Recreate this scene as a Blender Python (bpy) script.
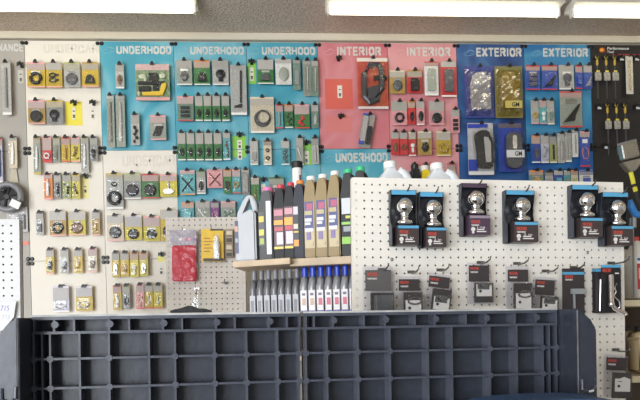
import bpy, bmesh, math, random
from mathutils import Matrix, Vector
random.seed(7)
S = bpy.context.scene
C = S.collection
for o in list(bpy.data.objects): bpy.data.objects.remove(o)

# ------------------------------------------------------------------ camera
F, CX, CY = 600.0, 320.0, 316.4          # focal length and principal point in the 640x400 frame
YAW, ROLL, H = 0.0759, 0.0277, 1.30      # camera yaw to the wall, roll, height above floor
WY = 3.43                                # distance to the panel wall
ca, sa, cr, sr = math.cos(YAW), math.sin(YAW), math.cos(ROLL), math.sin(ROLL)
FWD = Vector((sa, ca, 0)); R0 = Vector((ca, -sa, 0)); U0 = Vector((0, 0, 1))
RIGHT = R0*cr - U0*sr; UP = R0*sr + U0*cr
EYE = Vector((0, 0, H))
cam = bpy.data.cameras.new('camera'); camo = bpy.data.objects.new('camera', cam); C.objects.link(camo)
cam.sensor_fit = 'HORIZONTAL'; cam.sensor_width = 36; cam.lens = F/640*36
cam.shift_x = 0; cam.shift_y = (CY-200)/640; cam.clip_start = .02
M = Matrix.Identity(4)
for i in range(3):
    M[i][0] = RIGHT[i]; M[i][1] = UP[i]; M[i][2] = -FWD[i]; M[i][3] = EYE[i]
camo.matrix_world = M
S.camera = camo

# ------------------------------------------------------------------ world, light, exposure
w = bpy.data.worlds.new('world'); S.world = w; w.use_nodes = True
bg = w.node_tree.nodes['Background']; bg.inputs[0].default_value = (.86, .93, 1, 1); bg.inputs[1].default_value = .48
S.view_settings.view_transform = 'Standard'; S.view_settings.look = 'None'
S.view_settings.gamma = 1; S.view_settings.use_curve_mapping = False
S.view_settings.exposure = -0.20
TUBE_POWER = 4.5
ld = bpy.data.lights.new('storefront_daylight', 'AREA'); ld.shape = 'RECTANGLE'; ld.size = 4.2; ld.size_y = 2.2
ld.energy = 430; ld.color = (.9, .95, 1)
lo = bpy.data.objects.new('storefront_daylight', ld); C.objects.link(lo)
lo.location = (-3.0, -2.2, 1.35); lo.rotation_euler = (Vector((.2, 2.2, 1.1))-Vector(lo.location)).to_track_quat('-Z', 'Y').to_euler()

# ------------------------------------------------------------------ pixel helpers and planes
def ray(px, py):
    u = (px-CX)/F; v = (CY-py)/F
    return FWD + RIGHT*u + UP*v
class Plane:
    """vertical board: origin, yaw about Z, small in-plane tilt; s right, n towards the room, h up"""
    def __init__(s, o, yaw=0, tilt=0):
        s.o = Vector(o)
        s.mat = Matrix.Translation(s.o) @ Matrix.Rotation(yaw, 4, 'Z') @ Matrix.Rotation(tilt, 4, 'Y')
        s.inv = s.mat.inverted()
    def at(s, px, py, off=0.0):
        d = s.inv.to_3x3() @ ray(px, py); e = s.inv @ EYE
        t = (-off - e.y)/d.y; p = e + d*t
        return p.x, p.z
    def rect(s, x0, y0, x1, y1, off=0.0):
        xm, ym = (x0+x1)/2, (y0+y1)/2
        l = s.at(x0, ym, off); r = s.at(x1, ym, off); t = s.at(xm, y0, off); b = s.at(xm, y1, off)
        return l[0], b[1], r[0], t[1]
def on_height(px, py, z):
    d = ray(px, py); t = (z-H)/d.z
    return EYE + d*t
WALL = Plane((0, WY, H))
END = Plane((.2637, 1.864, H+.2326), .0515, .0163)
LOW = Plane((-.3235, 2.93, H+.2274), -.04, .015)
FAR = Plane((-.8731, 2.0245, H+.3241), .10, .012)
_d = ray(296, 316); TR = Plane(EYE + _d*1.2, .07, .013)

# ------------------------------------------------------------------ materials
MATS = {}
def mat(col, rough=.5, metal=0.0, mott=0.0, scale=120, name=None, bump=0.0, emit=0, coat=0, col2=None, spec=None):
    key = (tuple(round(c, 3) for c in col), rough, metal, mott, scale, bump, emit, coat, col2)
    if key in MATS: return MATS[key]
    m = bpy.data.materials.new(name or 'surface'); m.use_nodes = True
    nt = m.node_tree; b = nt.nodes['Principled BSDF']
    b.inputs['Base Color'].default_value = (*col, 1)
    b.inputs['Roughness'].default_value = rough; b.inputs['Metallic'].default_value = metal
    if spec is not None: b.inputs['Specular IOR Level'].default_value = spec
    if coat: b.inputs['Coat Weight'].default_value = coat; b.inputs['Coat Roughness'].default_value = .08
    if emit:
        b.inputs['Emission Color'].default_value = (*col, 1); b.inputs['Emission Strength'].default_value = emit
    if mott or bump:
        tc = nt.nodes.new('ShaderNodeTexCoord'); n = nt.nodes.new('ShaderNodeTexNoise')
        n.inputs['Scale'].default_value = scale; n.inputs['Detail'].default_value = 4
        nt.links.new(tc.outputs['Object'], n.inputs['Vector'])
        if mott:
            r = nt.nodes.new('ShaderNodeValToRGB')
            r.color_ramp.elements[0].position = .35; r.color_ramp.elements[1].position = .65
            c2 = col2 or tuple(c*(1-mott) for c in col)
            r.color_ramp.elements[0].color = (*c2, 1); r.color_ramp.elements[1].color = (*col, 1)
            nt.links.new(n.outputs['Fac'], r.inputs['Fac']); nt.links.new(r.outputs['Color'], b.inputs['Base Color'])
        if bump:
            bp = nt.nodes.new('ShaderNodeBump'); bp.inputs['Strength'].default_value = bump; bp.inputs['Distance'].default_value = .01
            nt.links.new(n.outputs['Fac'], bp.inputs['Height']); nt.links.new(bp.outputs['Normal'], b.inputs['Normal'])
    MATS[key] = m
    return m
def swirl(cols, scale=2.2, dist=2.5, seed=0.0):
    m = bpy.data.materials.new('printed_swirl'); m.use_nodes = True; nt = m.node_tree; b = nt.nodes['Principled BSDF']
    tc = nt.nodes.new('ShaderNodeTexCoord'); mp = nt.nodes.new('ShaderNodeMapping'); mp.inputs['Location'].default_value = (seed, seed*.7, seed*1.3)
    n = nt.nodes.new('ShaderNodeTexNoise'); n.inputs['Scale'].default_value = scale; n.inputs['Detail'].default_value = 1.5; n.inputs['Distortion'].default_value = dist
    r = nt.nodes.new('ShaderNodeValToRGB')
    while len(r.color_ramp.elements) < len(cols): r.color_ramp.elements.new(.5)
    for i, c in enumerate(cols):
        r.color_ramp.elements[i].position = .3 + .4*i/(len(cols)-1); r.color_ramp.elements[i].color = (*c, 1)
    nt.links.new(tc.outputs['Object'], mp.inputs['Vector']); nt.links.new(mp.outputs['Vector'], n.inputs['Vector'])
    nt.links.new(n.outputs['Fac'], r.inputs['Fac']); nt.links.new(r.outputs['Color'], b.inputs['Base Color'])
    b.inputs['Roughness'].default_value = .45
    return m
def clear(tint=(1, 1, 1), k=.10, rough=.07, wav=.26):
    m = bpy.data.materials.new('clear_plastic'); m.use_nodes = True; nt = m.node_tree
    for n in list(nt.nodes):
        if n.type != 'OUTPUT_MATERIAL': nt.nodes.remove(n)
    out = [n for n in nt.nodes if n.type == 'OUTPUT_MATERIAL'][0]
    t = nt.nodes.new('ShaderNodeBsdfTransparent'); t.inputs[0].default_value = (*tint, 1)
    g = nt.nodes.new('ShaderNodeBsdfGlossy'); g.inputs['Roughness'].default_value = rough; g.inputs[0].default_value = (1, 1, 1, 1)
    tcn = nt.nodes.new('ShaderNodeTexCoord'); ns = nt.nodes.new('ShaderNodeTexNoise'); ns.inputs['Scale'].default_value = 38; ns.inputs['Detail'].default_value = 1.5
    bp = nt.nodes.new('ShaderNodeBump'); bp.inputs['Strength'].default_value = wav; bp.inputs['Distance'].default_value = .02
    nt.links.new(tcn.outputs['Object'], ns.inputs['Vector']); nt.links.new(ns.outputs['Fac'], bp.inputs['Height']); nt.links.new(bp.outputs['Normal'], g.inputs['Normal'])
    lw = nt.nodes.new('ShaderNodeLayerWeight'); lw.inputs[0].default_value = .25
    ma = nt.nodes.new('ShaderNodeMath'); ma.operation = 'MULTIPLY_ADD'; ma.inputs[1].default_value = .2; ma.inputs[2].default_value = k
    mx = nt.nodes.new('ShaderNodeMixShader')
    nt.links.new(lw.outputs['Fresnel'], ma.inputs[0]); nt.links.new(ma.outputs[0], mx.inputs[0])
    nt.links.new(t.outputs[0], mx.inputs[1]); nt.links.new(g.outputs[0], mx.inputs[2]); nt.links.new(mx.outputs[0], out.inputs[0])
    return m
CLEAR = clear((1, 1, 1), .022, .06, .32); CLEARG = clear((.95, .96, .96), .032, .07, .32); FILM = clear((.97, .97, .97), .12, .1)
BLACK = mat((.012, .012, .013), .4); DARK = mat((.03, .03, .033), .5); GREY = mat((.22, .22, .23), .5)
WHITE = mat((.82, .81, .79), .5); CHROME = mat((.85, .85, .87), .12, 1.0); STEEL = mat((.55, .55, .56), .3, 1.0)
PAL = {'k': (.015, .015, .017), 'w': (.82, .8, .76), 'g': (.30, .30, .29), 'G': (.055, .21, .06), 'y': (.62, .43, .035),
       'Y': (.68, .57, .06), 'o': (.75, .25, .06), 'r': (.62, .05, .05), 'p': (.78, .36, .38), 'b': (.05, .10, .42),
       't': (.12, .42, .45), 'n': (.17, .09, .05), 's': (.62, .62, .60), 'l': (.58, .56, .66), 'O': (.46, .30, .08),
       'c': (.72, .62, .46), 'e': (.42, .44, .16), 'v': (.22, .05, .22), 'd': (.10, .10, .11), 'q': (.34, .37, .31),
       'x': (.50, .49, .46), 'u': (.20, .30, .24)}
def pm(k, card=False):
    if card: return mat(PAL[k], .42, mott=.22, scale=90)
    if k == 's': return STEEL
    return mat(PAL[k], .38)

# ------------------------------------------------------------------ mesh helpers
def add_box(bm, x0, x1, y0, y1, z0, z1):
    vs = [bm.verts.new(p) for p in ((x0,y0,z0),(x1,y0,z0),(x1,y1,z0),(x0,y1,z0),(x0,y0,z1),(x1,y0,z1),(x1,y1,z1),(x0,y1,z1))]
    for f in ((0,3,2,1),(4,5,6,7),(0,1,5,4),(1,2,6,5),(2,3,7,6),(3,0,4,7)): bm.faces.new([vs[i] for i in f])
def add_poly(bm, pts, y0, y1):
    """prism: outline pts (x,z) extruded along y"""
    a = [bm.verts.new((x, y0, z)) for x, z in pts]; b = [bm.verts.new((x, y1, z)) for x, z in pts]
    n = len(pts); bm.faces.new(a); bm.faces.new(b[::-1])
    for i in range(n): bm.faces.new((a[i], b[i], b[(i+1) % n], a[(i+1) % n]))
def frame_of(d):
    d = d.normalized(); up = Vector((0,0,1)) if abs(d.z) < .9 else Vector((1,0,0))
    x = d.cross(up).normalized(); return x, d.cross(x).normalized()
def add_tube(bm, pts, r, n=8, close=False):
    pts = [Vector(p) for p in pts]; rings = []; m = len(pts)
    rr = r if isinstance(r, (list, tuple)) else [r]*m
    for i, p in enumerate(pts):
        if close: d = pts[(i+1) % m]-pts[i-1]
        else: d = pts[min(i+1, m-1)]-pts[max(i-1, 0)]
        a, b = frame_of(d)
        if rings and not close:
            pass
        rings.append([bm.verts.new(p + a*(rr[i]*math.cos(2*math.pi*k/n)) + b*(rr[i]*math.sin(2*math.pi*k/n))) for k in range(n)])
    for i in range(m if close else m-1):
        A, B = rings[i], rings[(i+1) % m]
        for k in range(n): bm.faces.new((A[k], A[(k+1) % n], B[(k+1) % n], B[k]))
    if not close: bm.faces.new(rings[0][::-1]); bm.faces.new(rings[-1])
def add_lathe(bm, prof, c=(0,0,0), axis='z', n=20):
    """prof: (r,h) pairs about an axis"""
    rings = []
    for r, h in prof:
        ring = []
        for k in range(n):
            a = 2*math.pi*k/n; x, y = r*math.cos(a), r*math.sin(a)
            p = (x, y, h) if axis == 'z' else ((x, h, y) if axis == 'y' else (h, x, y))
            ring.append(bm.verts.new((p[0]+c[0], p[1]+c[1], p[2]+c[2])))
        rings.append(ring)
    for A, B in zip(rings, rings[1:]):
        for k in range(n): bm.faces.new((A[k], A[(k+1) % n], B[(k+1) % n], B[k]))
    bm.faces.new(rings[0][::-1]); bm.faces.new(rings[-1])
def add_torus(bm, c, R, r, n=20, m=8, axis='y', sx=1, sz=1):
    pts = [(c[0]+R*sx*math.cos(2*math.pi*k/n), c[1], c[2]+R*sz*math.sin(2*math.pi*k/n)) if axis == 'y' else
           (c[0]+R*math.cos(2*math.pi*k/n), c[1]+R*math.sin(2*math.pi*k/n), c[2]) for k in range(n)]
    add_tube(bm, pts, r, m, True)
def add_ell(bm, c, rx, ry, rz, n=14):
    T = Matrix.Translation(c) @ Matrix.Diagonal((rx, ry, rz, 1))
    bmesh.ops.create_uvsphere(bm, u_segments=n, v_segments=max(6, n*2//3), radius=1, matrix=T)
def bev(bm, w, seg=2):
    bmesh.ops.bevel(bm, geom=bm.edges[:], offset=w, segments=seg, affect='EDGES', clamp_overlap=True)
def obj(name, bm, m, parent=None, smooth=False):
    bmesh.ops.recalc_face_normals(bm, faces=bm.faces[:])
    me = bpy.data.meshes.new(name); bm.to_mesh(me); bm.free()
    if smooth:
        for p in me.polygons: p.use_smooth = True
    if m: me.materials.append(m)
    o = bpy.data.objects.new(name, me); C.objects.link(o)
    if parent: o.parent = parent
    return o
def part(name, m, parent, fn, *a, bw=0, seg=2, smooth=False, **k):
    bm = bmesh.new(); fn(bm, *a, **k)
    if bw: bev(bm, bw, seg)
    return obj(name, bm, m, parent, smooth)
def box(name, m, parent, *a, bw=0): return part(name, m, parent, add_box, *a, bw=bw)
LABELS = {}
def tag(o, label, cat, group=None, kind=None):
    n = len(label.split())
    if n < 4 or n > 16: print('LABEL LENGTH', n, label)
    if label in LABELS and not group: print('DUPLICATE', label)
    LABELS[label] = 1
    o['label'] = label; o['category'] = cat
    if group: o['group'] = group
    if kind: o['kind'] = kind
    return o
def thing(name, label, cat, mw=None, group=None):
    o = bpy.data.objects.new(name, None); C.objects.link(o); o.empty_display_size = .02
    if mw is not None: o.matrix_world = mw
    return tag(o, label, cat, group)
def struct(o, label):
    o['kind'] = 'structure'; o['label'] = label; return o
def text(name, s, m, parent, x, z, y, height, width=None, bold=.02, ext=.0008, align='LEFT', shear=0):
    cu = bpy.data.curves.new(name, 'FONT'); cu.body = s; cu.size = 1; cu.extrude = 0; cu.offset = bold; cu.resolution_u = 2; cu.shear = shear
    t = bpy.data.objects.new(name, cu); C.objects.link(t)
    dg = bpy.context.evaluated_depsgraph_get(); me = bpy.data.meshes.new_from_object(t.evaluated_get(dg))
    bpy.data.objects.remove(t)
    xs = [v.co.x for v in me.vertices]; ys = [v.co.y for v in me.vertices]
    x0, x1, y0, y1 = min(xs), max(xs), min(ys), max(ys)
    kz = height/(y1-y0); kx = width/(x1-x0) if width else kz
    for v in me.vertices:
        v.co = ((v.co.x-x0)*kx + x, y, (v.co.y-y0)*kz + z)
    bm = bmesh.new(); bm.from_mesh(me)
    r = bmesh.ops.extrude_face_region(bm, geom=bm.faces[:])
    for v in [g for g in r['geom'] if isinstance(g, bmesh.types.BMVert)]: v.co.y -= ext
    bmesh.ops.recalc_face_normals(bm, faces=bm.faces[:]); bm.to_mesh(me); bm.free()
    me.materials.clear(); me.materials.append(m); me.name = name
    o = bpy.data.objects.new(name, me); C.objects.link(o); o.parent = parent
    return o
GLYPH = {
 'U': [[(0,1),(0,.25),(.12,.04),(.38,0),(.62,.04),(.75,.25),(.75,1)]], 'N': [[(0,0),(0,1)],[(0,.96),(.75,.04)],[(.75,0),(.75,1)]],
 'D': [[(0,0),(0,1)],[(0,1),(.42,1),(.68,.86),(.75,.5),(.68,.14),(.42,0),(0,0)]], 'E': [[(0,0),(0,1)],[(0,1),(.65,1)],[(0,.52),(.55,.52)],[(0,0),(.65,0)]],
 'R': [[(0,0),(0,1)],[(0,1),(.5,1),(.72,.9),(.75,.74),(.68,.56),(.5,.5),(0,.5)],[(.48,.48),(.76,0)]], 'H': [[(0,0),(0,1)],[(.75,0),(.75,1)],[(0,.5),(.75,.5)]],
 'O': [[(.38,1),(.65,.93),(.77,.7),(.77,.3),(.65,.07),(.38,0),(.12,.07),(0,.3),(0,.7),(.12,.93),(.38,1)]], 'I': [[(.1,0),(.1,1)]],
 'T': [[(.36,0),(.36,1)],[(-.02,1),(.74,1)]], 'X': [[(0,0),(.74,1)],[(0,1),(.74,0)]], 'C': [[(.74,.72),(.66,.93),(.38,1),(.12,.93),(0,.7),(0,.3),(.12,.07),(.38,0),(.66,.07),(.74,.28)]],
 'A': [[(0,0),(.38,1),(.76,0)],[(.14,.3),(.62,.3)]], 'M': [[(0,0),(0,1)],[(0,.98),(.45,.2),(.9,.98)],[(.9,0),(.9,1)]], 'S': [[(.7,.8),(.6,.96),(.36,1),(.1,.94),(.03,.76),(.14,.58),(.6,.44),(.74,.26),(.64,.06),(.36,0),(.1,.04),(0,.22)]],
 'P': [[(0,0),(0,1)],[(0,1),(.5,1),(.72,.9),(.75,.72),(.68,.52),(.5,.46),(0,.46)]], 'W': [[(0,1),(.24,.02),(.48,.9),(.72,.02),(.96,1)]], 'G': [[(.72,.74),(.62,.94),(.36,1),(.1,.92),(0,.7),(0,.3),(.1,.08),(.36,0),(.64,.06),(.74,.26),(.74,.48),(.42,.48)]]}
ADV = {'I': .2, 'M': .9, 'W': .96, 'E': .65, 'T': .72, 'S': .74}
def block(name, s, m, parent, x, z, y, height, width, th=.20, ext=.0012):
    strokes = []; px = 0
    for ch in s:
        for st in GLYPH[ch]: strokes.append([(px+a, b) for a, b in st])
        px += ADV.get(ch, .76) + th + .16
    total = px - .16; kx = width/total; kz = height/(1+th)
    bm = bmesh.new()
    def q(p): return (x+(p[0]+th/2)*kx, z+(p[1]+th/2)*kz)
    kk = (kx+kz)/2; cnt = 0
    for st in strokes:
        for a, b in zip(st, st[1:]):
            A, B = Vector(q(a)), Vector(q(b)); d = (B-A)
            if d.length < 1e-6: continue
            d.normalize(); n = Vector((-d.y, d.x)); tx_ = th/2*(kx*abs(n.x)+kz*abs(n.y)); e = d*(th*.30*kk)
            A2, B2 = A-e, B+e; n = n*tx_
            cnt += 1
            add_poly(bm, [tuple(A2-n), tuple(B2-n), tuple(B2+n), tuple(A2+n)], y-ext*(.7+.06*(cnt % 6)), y+.0002)
    return obj(name, bm, m, parent)
ORD = ['first','second','third','fourth','fifth','sixth','seventh','eighth','ninth','tenth']

# ------------------------------------------------------------------ room
ZC = H + 1.615
wallm = mat((.62, .58, .50), .7, mott=.06, scale=8)
WB = struct(box('wall_back', wallm, None, -4.2, 5.2, WY+.012, WY+.2, 0, ZC+.1), 'beige wall behind the coloured display panels')
struct(box('wall_left', wallm, None, -4.4, -4.2, -4.5, WY+.2, 0, ZC+.1), 'plain side wall of the shop on the left')
struct(box('wall_right', wallm, None, 5.2, 5.4, -4.5, WY+.2, 0, ZC+.1), 'plain side wall of the shop on the right')
struct(box('floor', mat((.42, .40, .37), .35, mott=.15, scale=3), None, -4.2, 5.2, -4.5, WY+.01, -.1, 0), 'grey vinyl shop floor')
ceilm = mat((.72, .60, .50), .85, mott=.30, scale=85, bump=1.0)
struct(box('ceiling', ceilm, None, -4.2, 5.2, -4.5, WY+.01, ZC, ZC+.1), 'rough sprayed ceiling above the panels')
trimm = mat((.66, .60, .49), .55)
struct(box('trim_1', trimm, None, -4.2, 5.2, WY-.022, WY+.012, H+1.576, ZC, bw=.003), 'cream wooden trim board above the panels')

# fluorescent lamps: one line along the wall in view, the same lines repeated over the shop
tubem = mat((1, .93, .72), .4, emit=TUBE_POWER, name='lit_tube'); hous = mat((.85, .82, .74), .4)
def lamp(x0, y, label, group=None):
    t = thing('fluorescent_lamp', label, 'lamp', Matrix.Translation((x0, y, ZC)), group)
    L = 1.235
    part('housing', hous, t, add_poly, [(-.045, 0), (-.07, -.03), (.07, -.03), (.045, 0)], 0, L).matrix_local = Matrix.Rotation(-math.pi/2, 4, 'Z')
    for k in (.004, L-.016): box('socket', hous, t, k, k+.012, -.016, .016, -.078, -.03, bw=.002)
    part('tube', tubem, t, add_lathe, [(.017, .02), (.019, .03), (.019, L-.03), (.017, L-.02)], (0, 0, -.055), 'x', 16, smooth=True)
LY = 3.05
def lamp_x(px, py): # where the tube line crosses that pixel column
    d = ray(px, py); return d.x/d.y*LY
xa, xb, xc = lamp_x(198, 6)-1.24, lamp_x(326, 5), lamp_x(570, 8)
lamp(xa, LY, 'lit fluorescent tube lamp on the ceiling, leftmost in view')
lamp(xb, LY, 'lit fluorescent tube lamp on the ceiling, middle one above the pink panels')
lamp(xc, LY, 'lit fluorescent tube lamp on the ceiling, rightmost above the black panel')
for y in (1.0, -1.2, -3.2):
    for x in (-2.6, -.6, 1.4, 3.4): lamp(x, y, 'lit fluorescent tube lamp over the shop floor behind the viewer', 'ceiling lamps over the shop floor')

# ------------------------------------------------------------------ display panels on the wall
PX0, PW, PH, PT = -1.33532, .40593, .61, H+1.56821
TEAL = [(.05, .30, .40), (.07, .36, .47), (.17, .45, .54), (.06, .33, .45)]
PINK = [(.50, .09, .12), (.56, .14, .17), (.64, .24, .26), (.56, .12, .13)]
PINK2 = [(.60, .18, .21), (.66, .26, .28), (.70, .34, .35), (.64, .22, .25)]
DBLU = [(.010, .025, .10), (.018, .06, .20), (.05, .14, .33), (.012, .05, .19)]
LBLU = [(.02, .12, .33), (.03, .20, .42), (.06, .28, .46), (.025, .16, .38)]
whitep = mat((.78, .73, .64), .5, mott=.04, scale=4)
greyp = mat((.40, .37, .33), .5, mott=.06, scale=3)
blackp = mat((.018, .016, .016), .5)
PANELS = {}
def panel(key, col, row, m, label, head=None, emboss=False, tx=None):
    x0 = PX0 + col*PW; z1 = PT - row*PH
    g = .0012
    t = box('display_panel', m, WB, g, PW-g, -.004, .006, -PH+g, -g)
    t.location = (x0, WY, z1); t['label'] = label
    PANELS[key] = t
    for fx in (.011, PW-.011):
        for fz in (-.013, -PH+.013):
            part('fastener', BLACK, t, add_lathe, [(.011, 0), (.011, -.003), (.007, -.007)], (fx, -.004, fz), 'y', 12)
    if head:
        a = WALL.at(tx[0], tx[2], .005); b = WALL.at(tx[1], tx[3], .005)
        hm = mat((.70, .655, .575), .5) if emboss else mat((.60, .59, .55), .5)
        hh = a[1]-b[1]
        block('lettering', head, hm, t, a[0]-x0, b[1]+H-z1, -.004, hh, b[0]-a[0], .26, .0012 if not emboss else .0018)
        if not emboss:
            # faint line drawing of a car left of the word
            lx = a[0]-x0 - .075; lz = b[1]+H-z1; s = .066
            lm = mat({'U': (.30, .48, .55), 'I': (.66, .42, .43), 'E': (.22, .38, .52), 'M': (.5, .47, .43)}[head[0]], .5)
            def car(bm):
                for pts in ([(0,.25),(.12,.5),(.3,.62),(.45,.9),(.72,.95),(.95,.7),(1,.45),(.9,.3)], [(.1,.2),(.25,.1),(.6,.12),(.9,.3)], [(.38,.6),(.5,.8),(.7,.84),(.85,.66)], [(.55,.15),(.62,.4),(.78,.45),(.86,.3)]):
                    add_tube(bm, [(lx+p*s, -.0045, lz+q*s*.62) for p, q in pts], .0012, 5)
            part('car_emblem', lm, t, car)
    return t
panel('G1', -1, 0, greyp, 'grey header panel at the far left, cut by the picture edge', 'MAINTENANCE', False, (-32, 23.3, 43.2, 51.5))
panel('G2', -1, 1, greyp, 'plain grey panel below the grey header panel at far left')
panel('G3', -1, 2, greyp, 'lowest plain grey panel at the far left')
panel('A1', 0, 0, whitep, 'leftmost white panel with pale UNDERCAR lettering', 'UNDERCAR', True, (43.5, 98, 44, 53))
panel('A2', 0, 1, whitep, 'plain white panel below the leftmost UNDERCAR panel')
panel('A3', 0, 2, whitep, 'lowest white panel at left with two bottom hooks of packs')
panel('B1', 1, 0, swirl(TEAL, 2, 2, 1), 'teal UNDERHOOD panel, first from the left', 'UNDERHOOD', False, (116.3, 171.5, 45.8, 54.2))
panel('U1', 1, 1, whitep, 'white UNDERCAR panel below the first teal panel', 'UNDERCAR', True, (122, 175, 155, 166))
panel('U2', 1, 2, whitep, 'lowest white panel beside the beige pegboard')
panel('C1', 2, 0, swirl(TEAL, 2, 2, 5), 'teal UNDERHOOD panel, second from the left', 'UNDERHOOD', False, (190.2, 244, 46.4, 54.6))
panel('C2', 2, 1, swirl(TEAL, 2, 2, 6), 'plain teal panel below the second UNDERHOOD panel')
panel('C3', 2, 2, whitep, 'white panel mostly hidden behind the beige pegboard')
panel('D1', 3, 0, swirl(TEAL, 2, 2, 9), 'teal UNDERHOOD panel, third from the left', 'UNDERHOOD', False, (261.8, 315.3, 46.6, 55))
panel('D2', 3, 1, swirl(TEAL, 2, 2, 10), 'plain teal panel behind the oil jugs')
panel('E1', 4, 0, swirl(PINK, 1.6, 1.5, 3), 'pink INTERIOR panel with the large handle pack', 'INTERIOR', False, (336.5, 381, 46.5, 55.8))
panel('E2', 4, 1, swirl(TEAL, 2, 2, 13), 'teal UNDERHOOD panel below the first pink panel', 'UNDERHOOD', False, (335.5, 387.8, 153, 162))
panel('F1', 5, 0, swirl(PINK2, 1.6, 1.5, 6), 'pink INTERIOR panel, second from the left', 'INTERIOR', False, (406.3, 450.5, 47, 56.4))
panel('F2', 5, 1, swirl(PINK2, 1.6, 1.5, 8), 'plain pink panel behind the white jugs')
panel('H1', 6, 0, swirl(DBLU, 2, 2, 2), 'dark blue EXTERIOR panel with chrome mirror packs', 'EXTERIOR', False, (476.2, 521.5, 47.6, 56.8))
panel('H2', 6, 1, swirl([(.014, .065, .23), (.018, .09, .28), (.03, .12, .32)], 2, 2, 4), 'plain dark blue panel below the first EXTERIOR panel')
panel('I1', 7, 0, swirl(LBLU, 2, 2, 4), 'light blue EXTERIOR panel, second from the left', 'EXTERIOR', False, (543, 588, 48, 57))
panel('I2', 7, 1, swirl([(.012, .09, .33), (.018, .15, .40), (.03, .2, .44)], 2, 2, 7), 'plain blue panel below the second EXTERIOR panel')
kp = panel('K1', 8, 0, blackp, 'black tool panel at the right with a red emblem')
panel('K2', 8, 1, blackp, 'plain black panel below the tool panel header')
panel('K3', 9, 0, blackp, 'black tool panel at far right, outside edge')
def local(t, px, py, off=.005):
    x, z = WALL.at(px, py, off); return x - t.location.x, z + H - t.location.z
# writing on the black panel
a = local(kp, 607, 49.6); b = local(kp, 629, 47)
text('lettering', 'Performance', WHITE, kp, a[0], a[1], -.004, b[1]-a[1], b[0]-a[0], shear=.25)
a = local(kp, 607.3, 53); b = local(kp, 614, 50.6)
text('lettering', 'Tool', WHITE, kp, a[0], a[1], -.004, b[1]-a[1], b[0]-a[0], shear=.25)
a = local(kp, 602, 50)
part('emblem', mat((.75, .16, .03), .4), kp, add_poly, [(a[0]+.02*math.cos(q)*(1 if i % 2 else .72), a[1]+.016*math.sin(q)*(1 if i % 2 else .72)) for i, q in enumerate([k*math.pi/7 for k in range(14)])], -.006, -.004)
part('emblem', mat((.85, .55, .05), .4), kp, add_lathe, [(.008, 0), (.008, -.003)], (a[0]-.004, -.006, a[1]), 'y', 12)
a = local(kp, 612, 55); b = local(kp, 655, 54)
box('red_line', mat((.45, .03, .05), .5), kp, a[0], PW-.002, -.0052, -.004, a[1], a[1]+.006)

# hooks belong to their panel
def hook(key, px, py, empty=False, length=.05, m=BLACK):
    t = PANELS[key]; x, z = local(t, px, py, .03)
    def f(bm):
        add_box(bm, x-.008, x+.008, -.0105, -.004, z-.012, z+.012)
        add_tube(bm, [(x, -.006, z), (x, -length*.8, z), (x, -length, z+.003)], .0050, 6)
        if not empty: add_poly(bm, [(x-.0125, z-.008), (x+.0125, z-.008), (x+.009, z+.003), (x+.004, z+.011), (x-.004, z+.011), (x-.009, z+.003)], -length*.98, -length*.86)
        if empty:
            add_poly(bm, [(x-.017, z+.010), (x-.007, z+.006), (x, z+.017), (x+.007, z+.006), (x+.017, z+.010), (x+.018, z-.013), (x+.006, z-.006), (x-.006, z-.006), (x-.018, z-.013)], -length*.7, -length*.6)
    part('peg_hook', m, t, f)
def patch(key, x0, y0, x1, y1, col, lab=None):
    t = PANELS[key]; a = local(t, x0, y1); b = local(t, x1, y0)
    box('printed_patch', mat(col, .45), t, a[0], b[0], -.0048, -.004, a[1], b[1])
    if lab: tagstrip(key, *lab)
def tagstrip(key, x0, y0, x1, y1, col=(.75, .72, .62)):
    t = PANELS[key]; a = local(t, x0, y1); b = local(t, x1, y0)
    box('price_label', mat(col, .5), t, a[0], b[0], -.0062, -.0049, a[1], b[1])
    xm = (a[0]+b[0])/2; h = b[1]-a[1]
    def pr(bm):
        for k in (.12, .22, .30, .62): add_box(bm, xm-.006, xm+.006, -.0066, -.0062, a[1]+h*k, a[1]+h*k+.006)
    part('print', mat((.08, .08, .08), .6), t, pr)
patch('A1', 66, 101.5, 82, 125.5, (.80, .68, .06)); hook('A1', 73.5, 102, True); tagstrip('A1', 72.6, 107, 75.4, 119.5)
hook('A1', 92.6, 102, True); tagstrip('A1', 91.4, 107, 94, 119.5, (.74, .70, .61))
patch('A2', 81.5, 176.5, 88.5, 198.5, (.80, .72, .30)); hook('A2', 85, 175.5, True); tagstrip('A2', 84, 183, 86.8, 194, (.8, .74, .4))
patch('U1', 157.5, 255.5, 164.5, 262, (.78, .72, .2)); hook('U1', 161.3, 254, True); tagstrip('U2', 159.5, 266, 163, 275)
hook('G1', 20.3, 64, True); tagstrip('G1', 18.4, 70, 23.2, 83, (.55, .52, .46))
patch('C1', 232.5, 136, 246, 149, (.26, .58, .08)); patch('C2', 232.8, 149.6, 246.3, 157.5, (.26, .58, .08)); hook('C1', 239.5, 134, True); tagstrip('C1', 237.5, 140, 241.8, 149); tagstrip('C2', 237.8, 149.8, 242, 159.5)
patch('D1', 248.5, 62.5, 255.8, 84, (.26, .58, .08), (250, 67.5, 253.6, 81)); hook('D1', 251.5, 61, True)
patch('D1', 302, 144, 311.5, 148.6, (.26, .58, .08)); patch('D2', 302, 149.2, 311.5, 165, (.26, .58, .08)); hook('D1', 306.5, 142, True); tagstrip('D2', 304.3, 151, 308.7, 164)
hook('D2', 263.5, 179, True); tagstrip('D2', 261.5, 184, 265.5, 197)
patch('E1', 325.5, 79, 352.3, 109, (.66, .12, .09), (337.6, 85.5, 342, 98)); hook('E1', 339, 57.5, True)
patch('E1', 326, 115.5, 352, 132, (.66, .20, .19)); hook('E1', 341, 115.5, True)
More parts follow.
